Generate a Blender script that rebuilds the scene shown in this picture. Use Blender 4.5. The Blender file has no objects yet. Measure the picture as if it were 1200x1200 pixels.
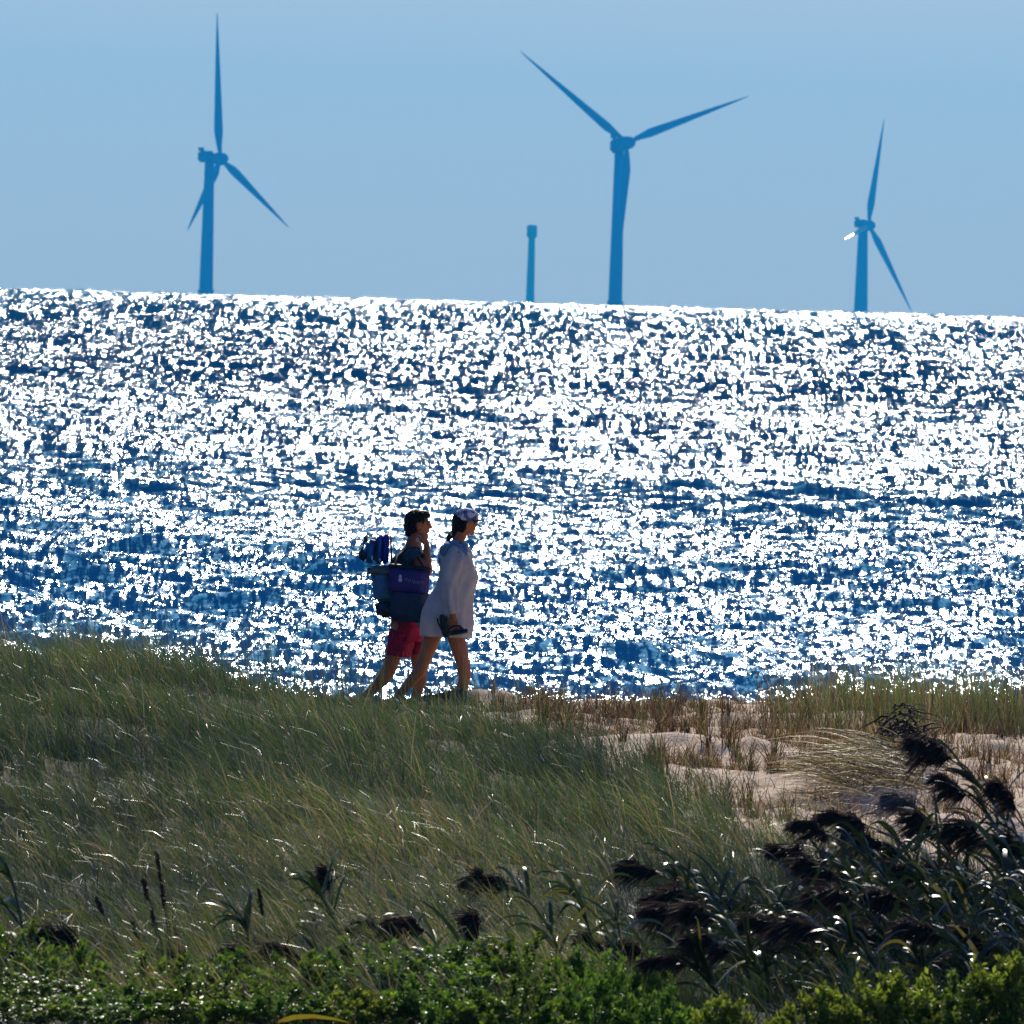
import bpy, bmesh, math, random
import numpy as np
from mathutils import Vector, Matrix, Euler

random.seed(7)
rng = np.random.default_rng(7)
sc = bpy.context.scene
COL = sc.collection
R_ = math.radians
EARTH = 6371000.0
H = 5.45                      # eye height above the sea
K = 5.75e-5                   # radians per photo pixel (1200 px frame)
DIP = math.sqrt(2 * H / EARTH)

# ------------------------------------------------------------------ camera
cam_d = bpy.data.cameras.new('camera'); cam = bpy.data.objects.new('camera', cam_d)
COL.objects.link(cam); sc.camera = cam
cam_d.sensor_width = 36; cam_d.lens = 36 / (1200 * K)
cam_d.clip_start = 1; cam_d.clip_end = 60000
pitch = (600 - 357) * K + DIP
ROLL = R_(1.62)
cam.matrix_world = Matrix.Translation((0, 0, H)) @ Euler((math.pi / 2 - pitch, 0, 0)).to_matrix().to_4x4() @ Matrix.Rotation(ROLL, 4, 'Z')
CM = cam.matrix_world.to_3x3()
cam_d.dof.use_dof = True; cam_d.dof.focus_distance = 124
cam_d.dof.aperture_fstop = 522 / 22.0

def P(px, py, Y):
    """world point seen at photo pixel (px,py) at distance Y north of the viewpoint"""
    d = CM @ Vector(((px - 600) * K, (600 - py) * K, -1))
    t = Y / d.y
    return Vector((d.x * t, Y, H + d.z * t))

# ------------------------------------------------------------------ light
SUN_EL, SUN_AZ = 33.0, 1.6    # azimuth: degrees right of the view direction (+y)
sd = Vector((math.sin(R_(SUN_AZ)) * math.cos(R_(SUN_EL)), math.cos(R_(SUN_AZ)) * math.cos(R_(SUN_EL)), math.sin(R_(SUN_EL))))
sl = bpy.data.lights.new('sun', 'SUN'); sl.energy = 4.6; sl.angle = R_(0.53); sl.color = (1.0, 0.93, 0.82)
so = bpy.data.objects.new('sun', sl); COL.objects.link(so)
so.rotation_euler = (-sd).to_track_quat('-Z', 'Y').to_euler(); so.location = (0, 40, 30)
w = bpy.data.worlds.new('World'); sc.world = w; w.use_nodes = True
nt = w.node_tree; bg = nt.nodes['Background']
sky = nt.nodes.new('ShaderNodeTexSky'); sky.sky_type = 'NISHITA'; sky.sun_disc = False
sky.sun_elevation = R_(SUN_EL); sky.sun_rotation = R_(SUN_AZ)
sky.altitude = 0; sky.air_density = 1.0; sky.dust_density = 0.5; sky.ozone_density = 4.0
wb = nt.nodes.new('ShaderNodeMix'); wb.data_type = 'RGBA'; wb.blend_type = 'MULTIPLY'; wb.inputs['Factor'].default_value = 1
wb.inputs['B'].default_value = (.50, .64, 1.06, 1)            # the photograph's cool white balance
nt.links.new(sky.outputs[0], wb.inputs['A']); nt.links.new(wb.outputs['Result'], bg.inputs[0]); bg.inputs[1].default_value = .07
sc.view_settings.view_transform = 'Standard'; sc.view_settings.look = 'None'
sc.view_settings.exposure = 0.15; sc.view_settings.gamma = 1.0
sc.cycles.use_denoising = True
sc.cycles.max_bounces = 6; sc.cycles.diffuse_bounces = 2; sc.cycles.glossy_bounces = 3
sc.cycles.transmission_bounces = 4; sc.cycles.volume_bounces = 0; sc.cycles.transparent_max_bounces = 6
sc.cycles.sample_clamp_indirect = 3.0
sc.cycles.caustics_reflective = False; sc.cycles.caustics_refractive = False
sc.cycles.volume_step_rate = 10

# ------------------------------------------------------------------ helpers
def tag(o, label=None, cat=None, group=None, kind=None):
    if label: o['label'] = label
    if cat: o['category'] = cat
    if group: o['group'] = group
    if kind: o['kind'] = kind
    return o

def mat(name, col, rough=0.6, spec=0.5, metal=0.0, trans=None, noise=None, attr=False, bump=None, sheen=0):
    """procedural material; noise=(scale, colour2, low, high); trans = share of light let through thin leaves"""
    m = bpy.data.materials.new(name); m.use_nodes = True
    n = m.node_tree.nodes; l = m.node_tree.links
    b = n['Principled BSDF']
    b.inputs['Base Color'].default_value = (*col, 1); b.inputs['Roughness'].default_value = rough
    b.inputs['Specular IOR Level'].default_value = spec; b.inputs['Metallic'].default_value = metal
    src = None
    if attr:
        a = n.new('ShaderNodeAttribute'); a.attribute_name = 'Col'; src = a.outputs['Color']
    if noise:
        tc = n.new('ShaderNodeTexCoord'); tx = n.new('ShaderNodeTexNoise')
        tx.inputs['Scale'].default_value = noise[0]; tx.inputs['Detail'].default_value = 5
        l.new(tc.outputs['Object'], tx.inputs['Vector'])
        mr = n.new('ShaderNodeMapRange'); mr.inputs[1].default_value = noise[2]; mr.inputs[2].default_value = noise[3]
        l.new(tx.outputs['Fac'], mr.inputs[0])
        mx = n.new('ShaderNodeMix'); mx.data_type = 'RGBA'
        l.new(mr.outputs[0], mx.inputs['Factor'])
        if src: l.new(src, mx.inputs['A'])
        else: mx.inputs['A'].default_value = (*col, 1)
        mx.inputs['B'].default_value = (*noise[1], 1); src = mx.outputs['Result']
    if src: l.new(src, b.inputs['Base Color'])
    if bump:
        tc2 = n.new('ShaderNodeTexCoord'); t2 = n.new('ShaderNodeTexNoise'); t2.inputs['Scale'].default_value = bump[0]
        t2.inputs['Detail'].default_value = 4
        l.new(tc2.outputs['Object'], t2.inputs['Vector'])
        bp = n.new('ShaderNodeBump'); bp.inputs['Strength'].default_value = 1; bp.inputs['Distance'].default_value = bump[1]
        l.new(t2.outputs['Fac'], bp.inputs['Height']); l.new(bp.outputs[0], b.inputs['Normal'])
    if trans:
        tr = n.new('ShaderNodeBsdfTranslucent'); ms = n.new('ShaderNodeMixShader'); ms.inputs[0].default_value = trans
        if src: l.new(src, tr.inputs['Color'])
        else: tr.inputs['Color'].default_value = (*col, 1)
        l.new(b.outputs[0], ms.inputs[1]); l.new(tr.outputs[0], ms.inputs[2])
        l.new(ms.outputs[0], n['Material Output'].inputs[0])
    return m

def mesh_np(name, V, F, m, parent=None, col=None, smooth=False, loc=None):
    """one mesh object out of numpy arrays; F has rows of 3 or 4 indices; col is per-vertex rgb"""
    V = np.asarray(V, np.float32); F = np.asarray(F, np.int32); k = F.shape[1]
    me = bpy.data.meshes.new(name)
    me.vertices.add(len(V)); me.vertices.foreach_set('co', V.ravel())
    me.loops.add(F.size); me.loops.foreach_set('vertex_index', F.ravel())
    me.polygons.add(len(F)); me.polygons.foreach_set('loop_start', np.arange(0, F.size, k, dtype=np.int32))
    me.polygons.foreach_set('use_smooth', np.full(len(F), smooth, bool))
    me.update(calc_edges=True)
    if col is not None:
        a = me.color_attributes.new('Col', 'FLOAT_COLOR', 'POINT')
        c = np.ones((len(V), 4), np.float32); c[:, :3] = col; a.data.foreach_set('color', c.ravel())
    me.materials.append(m)
    o = bpy.data.objects.new(name, me); COL.objects.link(o)
    if parent: o.parent = parent
    if loc is not None: o.location = loc
    return o

def obj_bm(name, bm, m, parent=None, smooth=True):
    me = bpy.data.meshes.new(name); bm.normal_update(); bm.to_mesh(me); bm.free()
    for p in me.polygons: p.use_smooth = smooth
    me.materials.append(m)
    o = bpy.data.objects.new(name, me); COL.objects.link(o)
    if parent: o.parent = parent
    return o

def empty(name, loc):
    o = bpy.data.objects.new(name, None); COL.objects.link(o); o.location = loc; o.empty_display_size = .2
    return o

def loft(rings, close=True, cap=True):
    """rings: list of Nx3 lists -> bmesh"""
    bm = bmesh.new(); rows = [[bm.verts.new(p) for p in r] for r in rings]
    n = len(rows[0])
    for a, b in zip(rows, rows[1:]):
        for i in range(n if close else n - 1):
            j = (i + 1) % n
            bm.faces.new((a[i], a[j], b[j], b[i]))
    if cap:
        bm.faces.new(rows[0][::-1]); bm.faces.new(rows[-1])
    return bm

def tube_np(pts, rad, n=6):
    """tapered tube through pts -> V,F (quads)"""
    pts = np.asarray(pts, float); m = len(pts); rad = np.broadcast_to(rad, (m,)).astype(float)
    T = np.gradient(pts, axis=0); T /= np.linalg.norm(T, axis=1)[:, None] + 1e-12
    up = np.array([0, 1, 0.]) if abs(T[0, 1]) < .9 else np.array([1., 0, 0])
    A = np.cross(T, up); A /= np.linalg.norm(A, axis=1)[:, None] + 1e-12; B = np.cross(T, A)
    an = np.linspace(0, 2 * np.pi, n, endpoint=False)
    V = pts[:, None] + rad[:, None, None] * (A[:, None] * np.cos(an)[None, :, None] + B[:, None] * np.sin(an)[None, :, None])
    i = np.arange(m - 1)[:, None] * n; j = np.arange(n)[None]; k = (j + 1) % n
    F = np.stack([i + j, i + k, i + n + k, i + n + j], -1).reshape(-1, 4)
    return V.reshape(-1, 3), F

def join(parts):
    Vs, Fs, o = [], [], 0
    for V, F in parts:
        Vs.append(V); Fs.append(F + o); o += len(V)
    return np.concatenate(Vs), np.concatenate(Fs)

# ------------------------------------------------------------------ haze
def box_bm(x0, x1, y0, y1, z0, z1):
    bm = bmesh.new(); bmesh.ops.create_cube(bm, size=1)
    for v in bm.verts:
        v.co = Vector(((x0 + x1) / 2 + v.co.x * (x1 - x0), (y0 + y1) / 2 + v.co.y * (y1 - y0), (z0 + z1) / 2 + v.co.z * (z1 - z0)))
    return bm
HAZE = HAZE_D = 4.6e-5
if HAZE:
    m = bpy.data.materials.new('haze_air'); m.use_nodes = True; n = m.node_tree.nodes; n.clear()
    out = n.new('ShaderNodeOutputMaterial'); v = n.new('ShaderNodeVolumePrincipled')
    v.inputs['Color'].default_value = (0.03, 0.56, 1.0, 1); v.inputs['Density'].default_value = HAZE_D
    v.inputs['Anisotropy'].default_value = 0.2
    m.node_tree.links.new(v.outputs[0], out.inputs['Volume'])
    o = obj_bm('haze', box_bm(-9000, 9000, -420, 16200, -60, 240), m, smooth=False); o['kind'] = 'stuff'
# ------------------------------------------------------------------ the sea
def make_sea():
    segs = [(134, 190, .35), (190, 420, .17), (420, 900, .36), (900, 2200, .85), (2200, 5000, 1.7), (5000, 9000, 3.2), (9000, 12500, 40)]
    r = np.concatenate([np.arange(a, b, d) for a, b, d in segs] + [np.array([12500.])])
    th_in = np.linspace(-R_(2.25), R_(2.25), 440)
    ext = R_(2.25) + (R_(58)) * (np.linspace(0, 1, 46)[1:]) ** 2.2
    th = np.concatenate([-ext[::-1], th_in, ext])
    r = r.astype(np.float32); th = th.astype(np.float32)
    RR, TH = np.meshgrid(r, th, indexing='ij')
    X = RR * np.sin(TH); Y = RR * np.cos(TH)
    dr = np.gradient(r)
    Z = np.zeros_like(X)
    g = np.random.default_rng(3)
    n = 92
    lam = np.concatenate([np.exp(np.linspace(np.log(.42), np.log(14), 74)), np.exp(np.linspace(np.log(9), np.log(42), 18))])
    for i, L in enumerate(lam):
        a = g.normal(0, R_(34 if i < 74 else 48)) ; k = 2 * np.pi / L
        slope = .058 if L < 2.2 else .058 * (2.2 / L) ** .62
        if i >= 74: slope = .040
        A = slope / k
        dx, dy = math.sin(a), -math.cos(a)
        att = np.clip((L / (dr * 2.2)) - .8, 0, 1)
        if i >= 74: att = att * np.clip((r - 500) / 1800, 0, 1)      # swell running offshore
        elif L > 3: att = att * (1 + .9 * np.clip((r - 700) / 2500, 0, 1))

        idx = np.nonzero(att > .01)[0]; n0, n1 = idx[0], idx[-1] + 1
        x_, y_ = X[n0:n1], Y[n0:n1]
        ph = k * (dx * x_ + dy * y_) + g.uniform(0, 6.28)
        ph = np.mod(ph, 6.2831853).astype(np.float32)
        if L > 2: ph += 1.2 * np.sin(x_ * (k * .13) + g.uniform(0, 6.28)) * np.cos(y_ * (k * .07) + g.uniform(0, 6.28))
        s = np.sin(ph)
        Z[n0:n1] += (A * att[n0:n1, None]).astype(np.float32) * (s + .25 * (1 - 2 * s * s))
    # wind patches: calmer and rougher water
    gust = .80 + .30 * np.sin(X * .11 + 2 * np.sin(Y * .012)) * np.sin(Y * .045 + 1.7 * np.sin(X * .05))
    Z *= gust
    shore = np.clip((RR - 120) / 100, .5, 1) * (1 + .12 * np.clip((700 - RR) / 400, 0, 1))
    Z *= shore
    Z -= (X ** 2 + Y ** 2) / (2 * EARTH)
    V = np.stack([X, Y, Z], -1).reshape(-1, 3)
    nr, nc = X.shape
    i = np.arange(nr - 1)[:, None] * nc; j = np.arange(nc - 1)[None]
    F = np.stack([i + j, i + j + 1, i + nc + j + 1, i + nc + j], -1).reshape(-1, 4)
    m = bpy.data.materials.new('sea_water'); m.use_nodes = True
    nn = m.node_tree.nodes; l = m.node_tree.links; b = nn['Principled BSDF']
    b.inputs['Roughness'].default_value = .12; b.inputs['IOR'].default_value = 1.30
    b.inputs['Specular Tint'].default_value = (.34, .92, 1, 1)
    tc = nn.new('ShaderNodeTexCoord')
    # shallow water near the beach is a touch greener and paler
    sp = nn.new('ShaderNodeSeparateXYZ'); l.new(tc.outputs['Object'], sp.inputs[0])
    mr = nn.new('ShaderNodeMapRange'); mr.inputs[1].default_value = 180; mr.inputs[2].default_value = 520
    l.new(sp.outputs['Y'], mr.inputs[0])
    mx = nn.new('ShaderNodeMix'); mx.data_type = 'RGBA'
    mx.inputs['A'].default_value = (.045, .42, .60, 1); mx.inputs['B'].default_value = (.012, .30, .42, 1)
    l.new(mr.outputs[0], mx.inputs['Factor']); l.new(mx.outputs['Result'], b.inputs['Base Color'])
    prev = None
    for scale, dist in ((1.6, .055), (5, .026), (13, .010)):
        mp = nn.new('ShaderNodeMapping'); mp.inputs['Scale'].default_value = (1, 1.25, 1); l.new(tc.outputs['Object'], mp.inputs[0])
        t = nn.new('ShaderNodeTexNoise'); t.inputs['Scale'].default_value = scale; t.inputs['Detail'].default_value = 2
        l.new(mp.outputs[0], t.inputs['Vector'])
        bp = nn.new('ShaderNodeBump'); bp.inputs['Strength'].default_value = 1; bp.inputs['Distance'].default_value = dist
        l.new(t.outputs['Fac'], bp.inputs['Height'])
        if prev: l.new(prev.outputs[0], bp.inputs['Normal'])
        prev = bp
    # steep short wave fronts facing the beach: they miss the sun's reflection and show the deep blue of the water
    def math_(op, a_, b_=None, c_=None):
        q = nn.new('ShaderNodeMath'); q.operation = op
        for k_, v_ in enumerate((a_, b_, c_)):
            if v_ is None: continue
            if isinstance(v_, (int, float)): q.inputs[k_].default_value = v_
            else: l.new(v_, q.inputs[k_])
        return q.outputs[0]
    total = None
    for wx, wy, y0, y1, y2, y3, th in ((.07, .45, 60, 80, 330, 440, .42), (.12, 2.2, 330, 440, 620, 800, .41), (.24, 13, 620, 800, 1300, 1700, .385), (.5, 68, 1300, 1700, 3000, 4000, .385), (1.1, 290, 3000, 4000, 90000, 90001, .42)):
        mp = nn.new('ShaderNodeMapping'); mp.inputs['Scale'].default_value = (1 / wx, 1 / wy, 0); mp.inputs['Rotation'].default_value = (0, 0, 0)
        l.new(tc.outputs['Object'], mp.inputs[0])
        t = nn.new('ShaderNodeTexNoise'); t.inputs['Scale'].default_value = .58; t.inputs['Detail'].default_value = 6; t.inputs['Roughness'].default_value = .68; t.inputs['Distortion'].default_value = .6
        l.new(mp.outputs[0], t.inputs['Vector'])
        v = nn.new('ShaderNodeMapRange'); v.interpolation_type = 'SMOOTHSTEP'; v.inputs[1].default_value = th; v.inputs[2].default_value = th + .11; l.new(t.outputs['Fac'], v.inputs[0])
        up = nn.new('ShaderNodeMapRange'); up.inputs[1].default_value = y0; up.inputs[2].default_value = y1; l.new(sp.outputs['Y'], up.inputs[0])
        dn = nn.new('ShaderNodeMapRange'); dn.inputs[1].default_value = y2; dn.inputs[2].default_value = y3; dn.inputs[3].default_value = 1; dn.inputs[4].default_value = 0; l.new(sp.outputs['Y'], dn.inputs[0])
        z = math_('MULTIPLY', math_('MULTIPLY', v.outputs[0], up.outputs[0]), dn.outputs[0])
        total = z if total is None else math_('ADD', total, z)
    far_ = nn.new('ShaderNodeMapRange'); far_.inputs[1].default_value = 380; far_.inputs[2].default_value = 800; far_.inputs[3].default_value = .80; far_.inputs[4].default_value = .92
    l.new(sp.outputs['Y'], far_.inputs[0])
    k_ = math_('MULTIPLY', math_('MINIMUM', total, 1.0), far_.outputs[0])
    mv = nn.new('ShaderNodeMix'); mv.data_type = 'VECTOR'; l.new(k_, mv.inputs['Factor']); l.new(prev.outputs[0], mv.inputs[4])
    mv.inputs[5].default_value = (.05, -.60, .80)
    nz = nn.new('ShaderNodeVectorMath'); nz.operation = 'NORMALIZE'; l.new(mv.outputs[1], nz.inputs[0])
    l.new(nz.outputs[0], b.inputs['Normal'])
    o = mesh_np('sea', V, F, m, smooth=True); o['kind'] = 'structure'
make_sea()

# ------------------------------------------------------------------ wind turbines
M_TOWER = mat('turbine_haze_blue', (.005, .33, .86), rough=.6, spec=.06, noise=(.02, (.005, .28, .78), .4, .7))  # blue of distant haze painted into the colour; bare towers are light grey
M_BLADE = mat('blade_haze_blue', (.005, .33, .86), rough=.6, spec=.06, noise=(.05, (.005, .28, .78), .4, .7))  # same haze blue painted into the blades
M_WBLADE = mat('white_blade_glint', (.82, .84, .86), rough=.22, spec=.8)  # sun glint put into the colour: one blade made white and glossy
M_STEEL = mat('yellow_steel', (.55, .38, .05), rough=.5, noise=(.5, (.35, .22, .04), .4, .7))

def ring(c, ax, ay, n=20):
    return [c + ax * math.cos(t) + ay * math.sin(t) for t in [2 * math.pi * i / n for i in range(n)]]

def turbine(Y, base_px, hub_px, tips, nac_px, label, group, white=None):
    s = K * Y
    hub = P(*hub_px, Y - 2); b = P(*base_px, Y); seaz = -Y * Y / (2 * EARTH)
    b.z = seaz
    nx0, ny0, nx1, ny1 = nac_px
    nc = P((nx0 + nx1) / 2, (ny0 + ny1) / 2, Y)
    root = empty('wind_turbine', b); tag(root, label, 'wind turbine', group)
    L = lambda p: Vector(p) - b
    top = Vector((b.x + (nc.x - b.x) * .92 + (hub.x - nc.x) * .25, Y, nc.z - (ny1 - ny0) * .3 * s))
    # tower leans nowhere: plumb, so its axis is the mean of base and top
    ax = (top.x + b.x) / 2
    rings = []
    for t in np.linspace(0, 1, 14):
        z = (seaz - 4) * (1 - t) + top.z * t; rad = (4.6 * (1 - t) + 3.0 * t) * Y / 9500
        rings.append(ring(L((ax, Y, z)), Vector((rad, 0, 0)), Vector((0, rad, 0))))
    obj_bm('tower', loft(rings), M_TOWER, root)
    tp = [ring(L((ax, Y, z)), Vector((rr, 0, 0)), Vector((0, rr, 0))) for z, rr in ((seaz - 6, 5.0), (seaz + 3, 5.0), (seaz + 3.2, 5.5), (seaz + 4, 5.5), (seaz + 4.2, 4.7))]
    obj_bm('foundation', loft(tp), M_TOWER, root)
    # nacelle: rounded box along the shaft
    w2, h2 = (nx1 - nx0) / 2 * s, (ny1 - ny0) / 2 * s
    axd = Vector((hub.x - nc.x, 0, 0)); sx = 1 if axd.x > 0 else -1
    bm = box_bm(-w2, w2, -h2 * .9, h2 * .9, -h2 * .8, h2 * .8)
    bmesh.ops.bevel(bm, geom=bm.edges[:], offset=h2 * .25, segments=3, affect='EDGES')
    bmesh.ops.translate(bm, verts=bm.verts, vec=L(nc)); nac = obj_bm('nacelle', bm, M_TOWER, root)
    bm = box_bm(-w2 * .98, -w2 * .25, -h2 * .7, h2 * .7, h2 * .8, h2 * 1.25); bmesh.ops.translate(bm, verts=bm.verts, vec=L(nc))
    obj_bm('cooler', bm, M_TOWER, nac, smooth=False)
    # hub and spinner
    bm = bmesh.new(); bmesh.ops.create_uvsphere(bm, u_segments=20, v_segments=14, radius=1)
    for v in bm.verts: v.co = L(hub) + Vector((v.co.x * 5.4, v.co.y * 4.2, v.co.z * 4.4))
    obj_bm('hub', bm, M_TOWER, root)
    for k, (tx, ty, dep, LEN) in enumerate(tips):
        tip = P(tx, ty, Y - 2); d = tip - hub; flat = math.hypot(d.x, d.z)
        d.y = dep * math.sqrt(max(0, LEN ** 2 - flat ** 2)); ln = d.length; u = d.normalized()
        if white == k:
            hv = (sd + Vector((0, -1, 0))).normalized(); ch = u.cross(hv).normalized()
        else: ch = Vector((-u.z, 0, u.x)).normalized()
        th = u.cross(ch).normalized(); rings = []
        for t in np.linspace(0.0, 1, 30):
            c = 2.6 if t < .04 else (2.6 + 3.2 * min(1, (t - .04) / .14)) if t < .2 else 5.8 * (1 - (t - .2) / .8) ** .9 * .92 + .35
            tk = 2.6 if t < .04 else max(.16, 2.6 * (1 - t) ** 1.8)
            off = ch * (c * .12) * (1 if t > .06 else 0)
            bend = th * (-3.2 * t * t)
            rr = ring(L(hub) + u * (ln * t + 1.0 * (1 - t)) + off + bend, ch * c / 2, th * tk / 2, 16)
            rings.append(rr)
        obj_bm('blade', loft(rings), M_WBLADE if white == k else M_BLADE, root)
    return root

LB = 94.0
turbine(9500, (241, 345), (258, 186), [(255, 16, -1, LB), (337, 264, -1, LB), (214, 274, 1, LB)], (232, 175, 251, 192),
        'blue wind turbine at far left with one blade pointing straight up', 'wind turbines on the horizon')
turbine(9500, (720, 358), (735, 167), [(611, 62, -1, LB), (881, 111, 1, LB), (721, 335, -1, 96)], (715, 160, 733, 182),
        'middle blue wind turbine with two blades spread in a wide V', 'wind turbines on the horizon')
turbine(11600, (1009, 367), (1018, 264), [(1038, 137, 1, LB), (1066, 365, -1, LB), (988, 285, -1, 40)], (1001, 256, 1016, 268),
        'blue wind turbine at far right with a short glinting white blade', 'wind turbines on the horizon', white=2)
# bare tower farther out
Yb = 14200; bp_ = P(621, 357, Yb); bp_.z = -Yb ** 2 / (2 * EARTH)
rt = empty('turbine_tower', bp_); tag(rt, 'pale blue bladeless turbine tower left of the middle turbine', 'tower')
tz = P(622.5, 274, Yb).z - bp_.z
rings = [ring(Vector((0, 0, z)), Vector((r_, 0, 0)), Vector((0, r_, 0))) for z, r_ in [(-8 + (tz + 8) * t, 4.3 - 1.2 * t) for t in np.linspace(0, 1, 10)]]
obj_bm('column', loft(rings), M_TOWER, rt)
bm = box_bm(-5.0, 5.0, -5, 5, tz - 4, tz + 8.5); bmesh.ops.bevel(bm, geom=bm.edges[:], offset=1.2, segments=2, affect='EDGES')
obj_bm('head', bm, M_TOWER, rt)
# ------------------------------------------------------------------ the beach and dune
def sstep(a, b, x):
    t = np.clip((x - a) / (b - a), 0, 1); return t * t * (3 - 2 * t)

g_ = np.random.default_rng(11)
NB = [(g_.uniform(0, 6.28), g_.uniform(0, 6.28), math.cos(a), math.sin(a), l) for a, l in zip(g_.uniform(0, 6.28, 26), np.exp(g_.uniform(np.log(.35), np.log(5), 26)))]
def bumps(x, y, lo=0, hi=9):
    z = 0
    for p, q, cx, cy, l in NB:
        if lo <= l <= hi:
            z = z + l * .0075 * np.sin((cx * x + cy * y) * 6.28 / l + p + 1.1 * np.sin((cy * x - cx * y) * 4.1 / l + q))
    return z

def patch_edge(y):            # right hand edge of the green dune grass, metres
    return np.interp(y, [70, 89, 92.5, 94, 96, 98, 101, 108, 113, 118, 121], [4.2, 4.0, 2.4, 1.75, 1.6, 1.38, 1.12, .5, .2, -.15, -.4])

def ground(x, y):
    x = np.asarray(x, float); y = np.asarray(y, float)
    z = np.interp(y, [-200, 0, 50, 74, 82, 90, 98, 108, 117, 120, 122, 126, 140, 150, 175, 230],
                     [4.0, 2.2, 1.65, 1.62, 1.68, 1.82, 1.93, 2.0, 2.04, 2.05, 1.99, 1.80, .75, .1, -1.2, -4])
    m = sstep(-1.4, 4.8, -x) * sstep(84, 103, y) * (1 - sstep(109, 122, y))
    z = z + m * .39
    r = sstep(2.2, 5.0, x) * sstep(108, 115, y) * (1 - sstep(117, 123, y)); z = z + .10 * r
    hm = np.exp(-(((x - 2.62) / .55) ** 2 + ((y - 103.2) / 1.5) ** 2)); z = z + .12 * hm      # low hummock under the straw
    fade = 1 - sstep(121, 126, y)
    return z + bumps(x, y) * (.35 + .65 * fade) * np.where(y > 140, 0, 1)

def make_ground():
    xs = np.concatenate([-5.6 - (np.linspace(0, 1, 34)[1:][::-1]) ** 2.5 * 3000, np.arange(-5.6, 5.6, .055), 5.6 + np.linspace(0, 1, 34) ** 2.5 * 3000])
    ys = np.concatenate([-410 + (np.linspace(0, 1, 40)[:-1]) ** .6 * 478, np.arange(68, 124, .07), np.arange(124, 234, 1.5)])
    X, Y = np.meshgrid(xs, ys)
    Z = ground(X, Y)
    # footprints and wind scour on the open sand
    f = np.random.default_rng(5)
    for _ in range(420):
        fx, fy = f.uniform(-.4, 5.2), f.uniform(92, 121)
        i0, i1 = np.searchsorted(ys, [fy - .7, fy + .7]); j0, j1 = np.searchsorted(xs, [fx - .35, fx + .35])
        dx, dy = X[i0:i1, j0:j1] - fx, Y[i0:i1, j0:j1] - fy
        rr = np.sqrt((dx / .10) ** 2 + (dy / .2) ** 2)
        Z[i0:i1, j0:j1] += f.uniform(.02, .045) * (.5 * np.exp(-(rr - 1.5) ** 2 * 2.2) - np.exp(-rr ** 2 * 1.3))
    nr, nc = X.shape
    i = np.arange(nr - 1)[:, None] * nc; j = np.arange(nc - 1)[None]
    F = np.stack([i + j, i + j + 1, i + nc + j + 1, i + nc + j], -1).reshape(-1, 4)
    # dark leaf litter where grass and shrubs grow; bare sand elsewhere
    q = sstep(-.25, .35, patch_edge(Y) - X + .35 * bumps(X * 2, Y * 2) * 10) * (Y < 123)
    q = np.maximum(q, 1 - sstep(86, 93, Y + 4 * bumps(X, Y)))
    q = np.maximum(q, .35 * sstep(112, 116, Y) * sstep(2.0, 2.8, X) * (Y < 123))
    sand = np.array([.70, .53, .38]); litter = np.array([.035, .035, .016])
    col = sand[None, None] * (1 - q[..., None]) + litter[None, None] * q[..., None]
    m = mat('sand_ground', (.4, .35, .3), rough=.9, spec=.15, attr=True, bump=(38, .012), noise=(5, (.58, .54, .48), .46, .66))
    for n_ in m.node_tree.nodes:
        if n_.bl_idname == 'ShaderNodeMix': n_.blend_type = 'MULTIPLY'
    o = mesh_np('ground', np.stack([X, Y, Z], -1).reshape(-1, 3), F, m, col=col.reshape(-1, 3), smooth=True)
    o['kind'] = 'structure'
make_ground()

# ------------------------------------------------------------------ grass
def blades(base, h, az, th0, th1, w, c0, c1, twist, segs=4, tipw=.12):
    """curved tapering grass blades; all arguments are arrays over blades"""
    n = len(h); s = np.linspace(0, 1, segs + 1)
    th = th0[:, None] + (th1 - th0)[:, None] * s[None] ** 1.3
    dl = (h / segs)[:, None]
    hx = np.cumsum(np.concatenate([np.zeros((n, 1)), np.sin((th[:, 1:] + th[:, :-1]) / 2) * dl], 1), 1)
    hz = np.cumsum(np.concatenate([np.zeros((n, 1)), np.cos((th[:, 1:] + th[:, :-1]) / 2) * dl], 1), 1)
    ca, sa = np.cos(az)[:, None], np.sin(az)[:, None]
    C = np.stack([base[:, 0:1] + hx * ca, base[:, 1:2] + hx * sa, base[:, 2:3] + hz], -1)
    T = np.stack([np.sin(th) * ca, np.sin(th) * sa, np.cos(th)], -1)
    N = np.stack([np.cos(th) * ca, np.cos(th) * sa, -np.sin(th)], -1)
    B = np.cross(T, N)
    tw = twist[:, None] * (.3 + 1.0 * s[None])
    W = B * np.cos(tw)[..., None] + N * np.sin(tw)[..., None]
    ww = w[:, None] * (1 - (1 - tipw) * s[None] ** 1.6) * .5
    L = C - W * ww[..., None]; Rr = C + W * ww[..., None]
    V = np.stack([L, Rr], 2).reshape(-1, 3)
    k = 2 * (segs + 1); b0 = np.arange(n)[:, None] * k; j = np.arange(segs)[None] * 2
    F = np.stack([b0 + j, b0 + j + 1, b0 + j + 3, b0 + j + 2], -1).reshape(-1, 4)
    cc = c0[:, None] * (1 - s[None, :, None]) + c1[:, None] * s[None, :, None]
    return V, F, np.repeat(cc, 2, axis=1).reshape(-1, 3)

M_GRASS = mat('grass_blade', (.07, .1, .04), rough=.38, spec=.75, attr=True, trans=.26)
M_DRY = mat('dry_grass_blade', (.2, .12, .06), rough=.5, spec=.4, attr=True, trans=.25)

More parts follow.
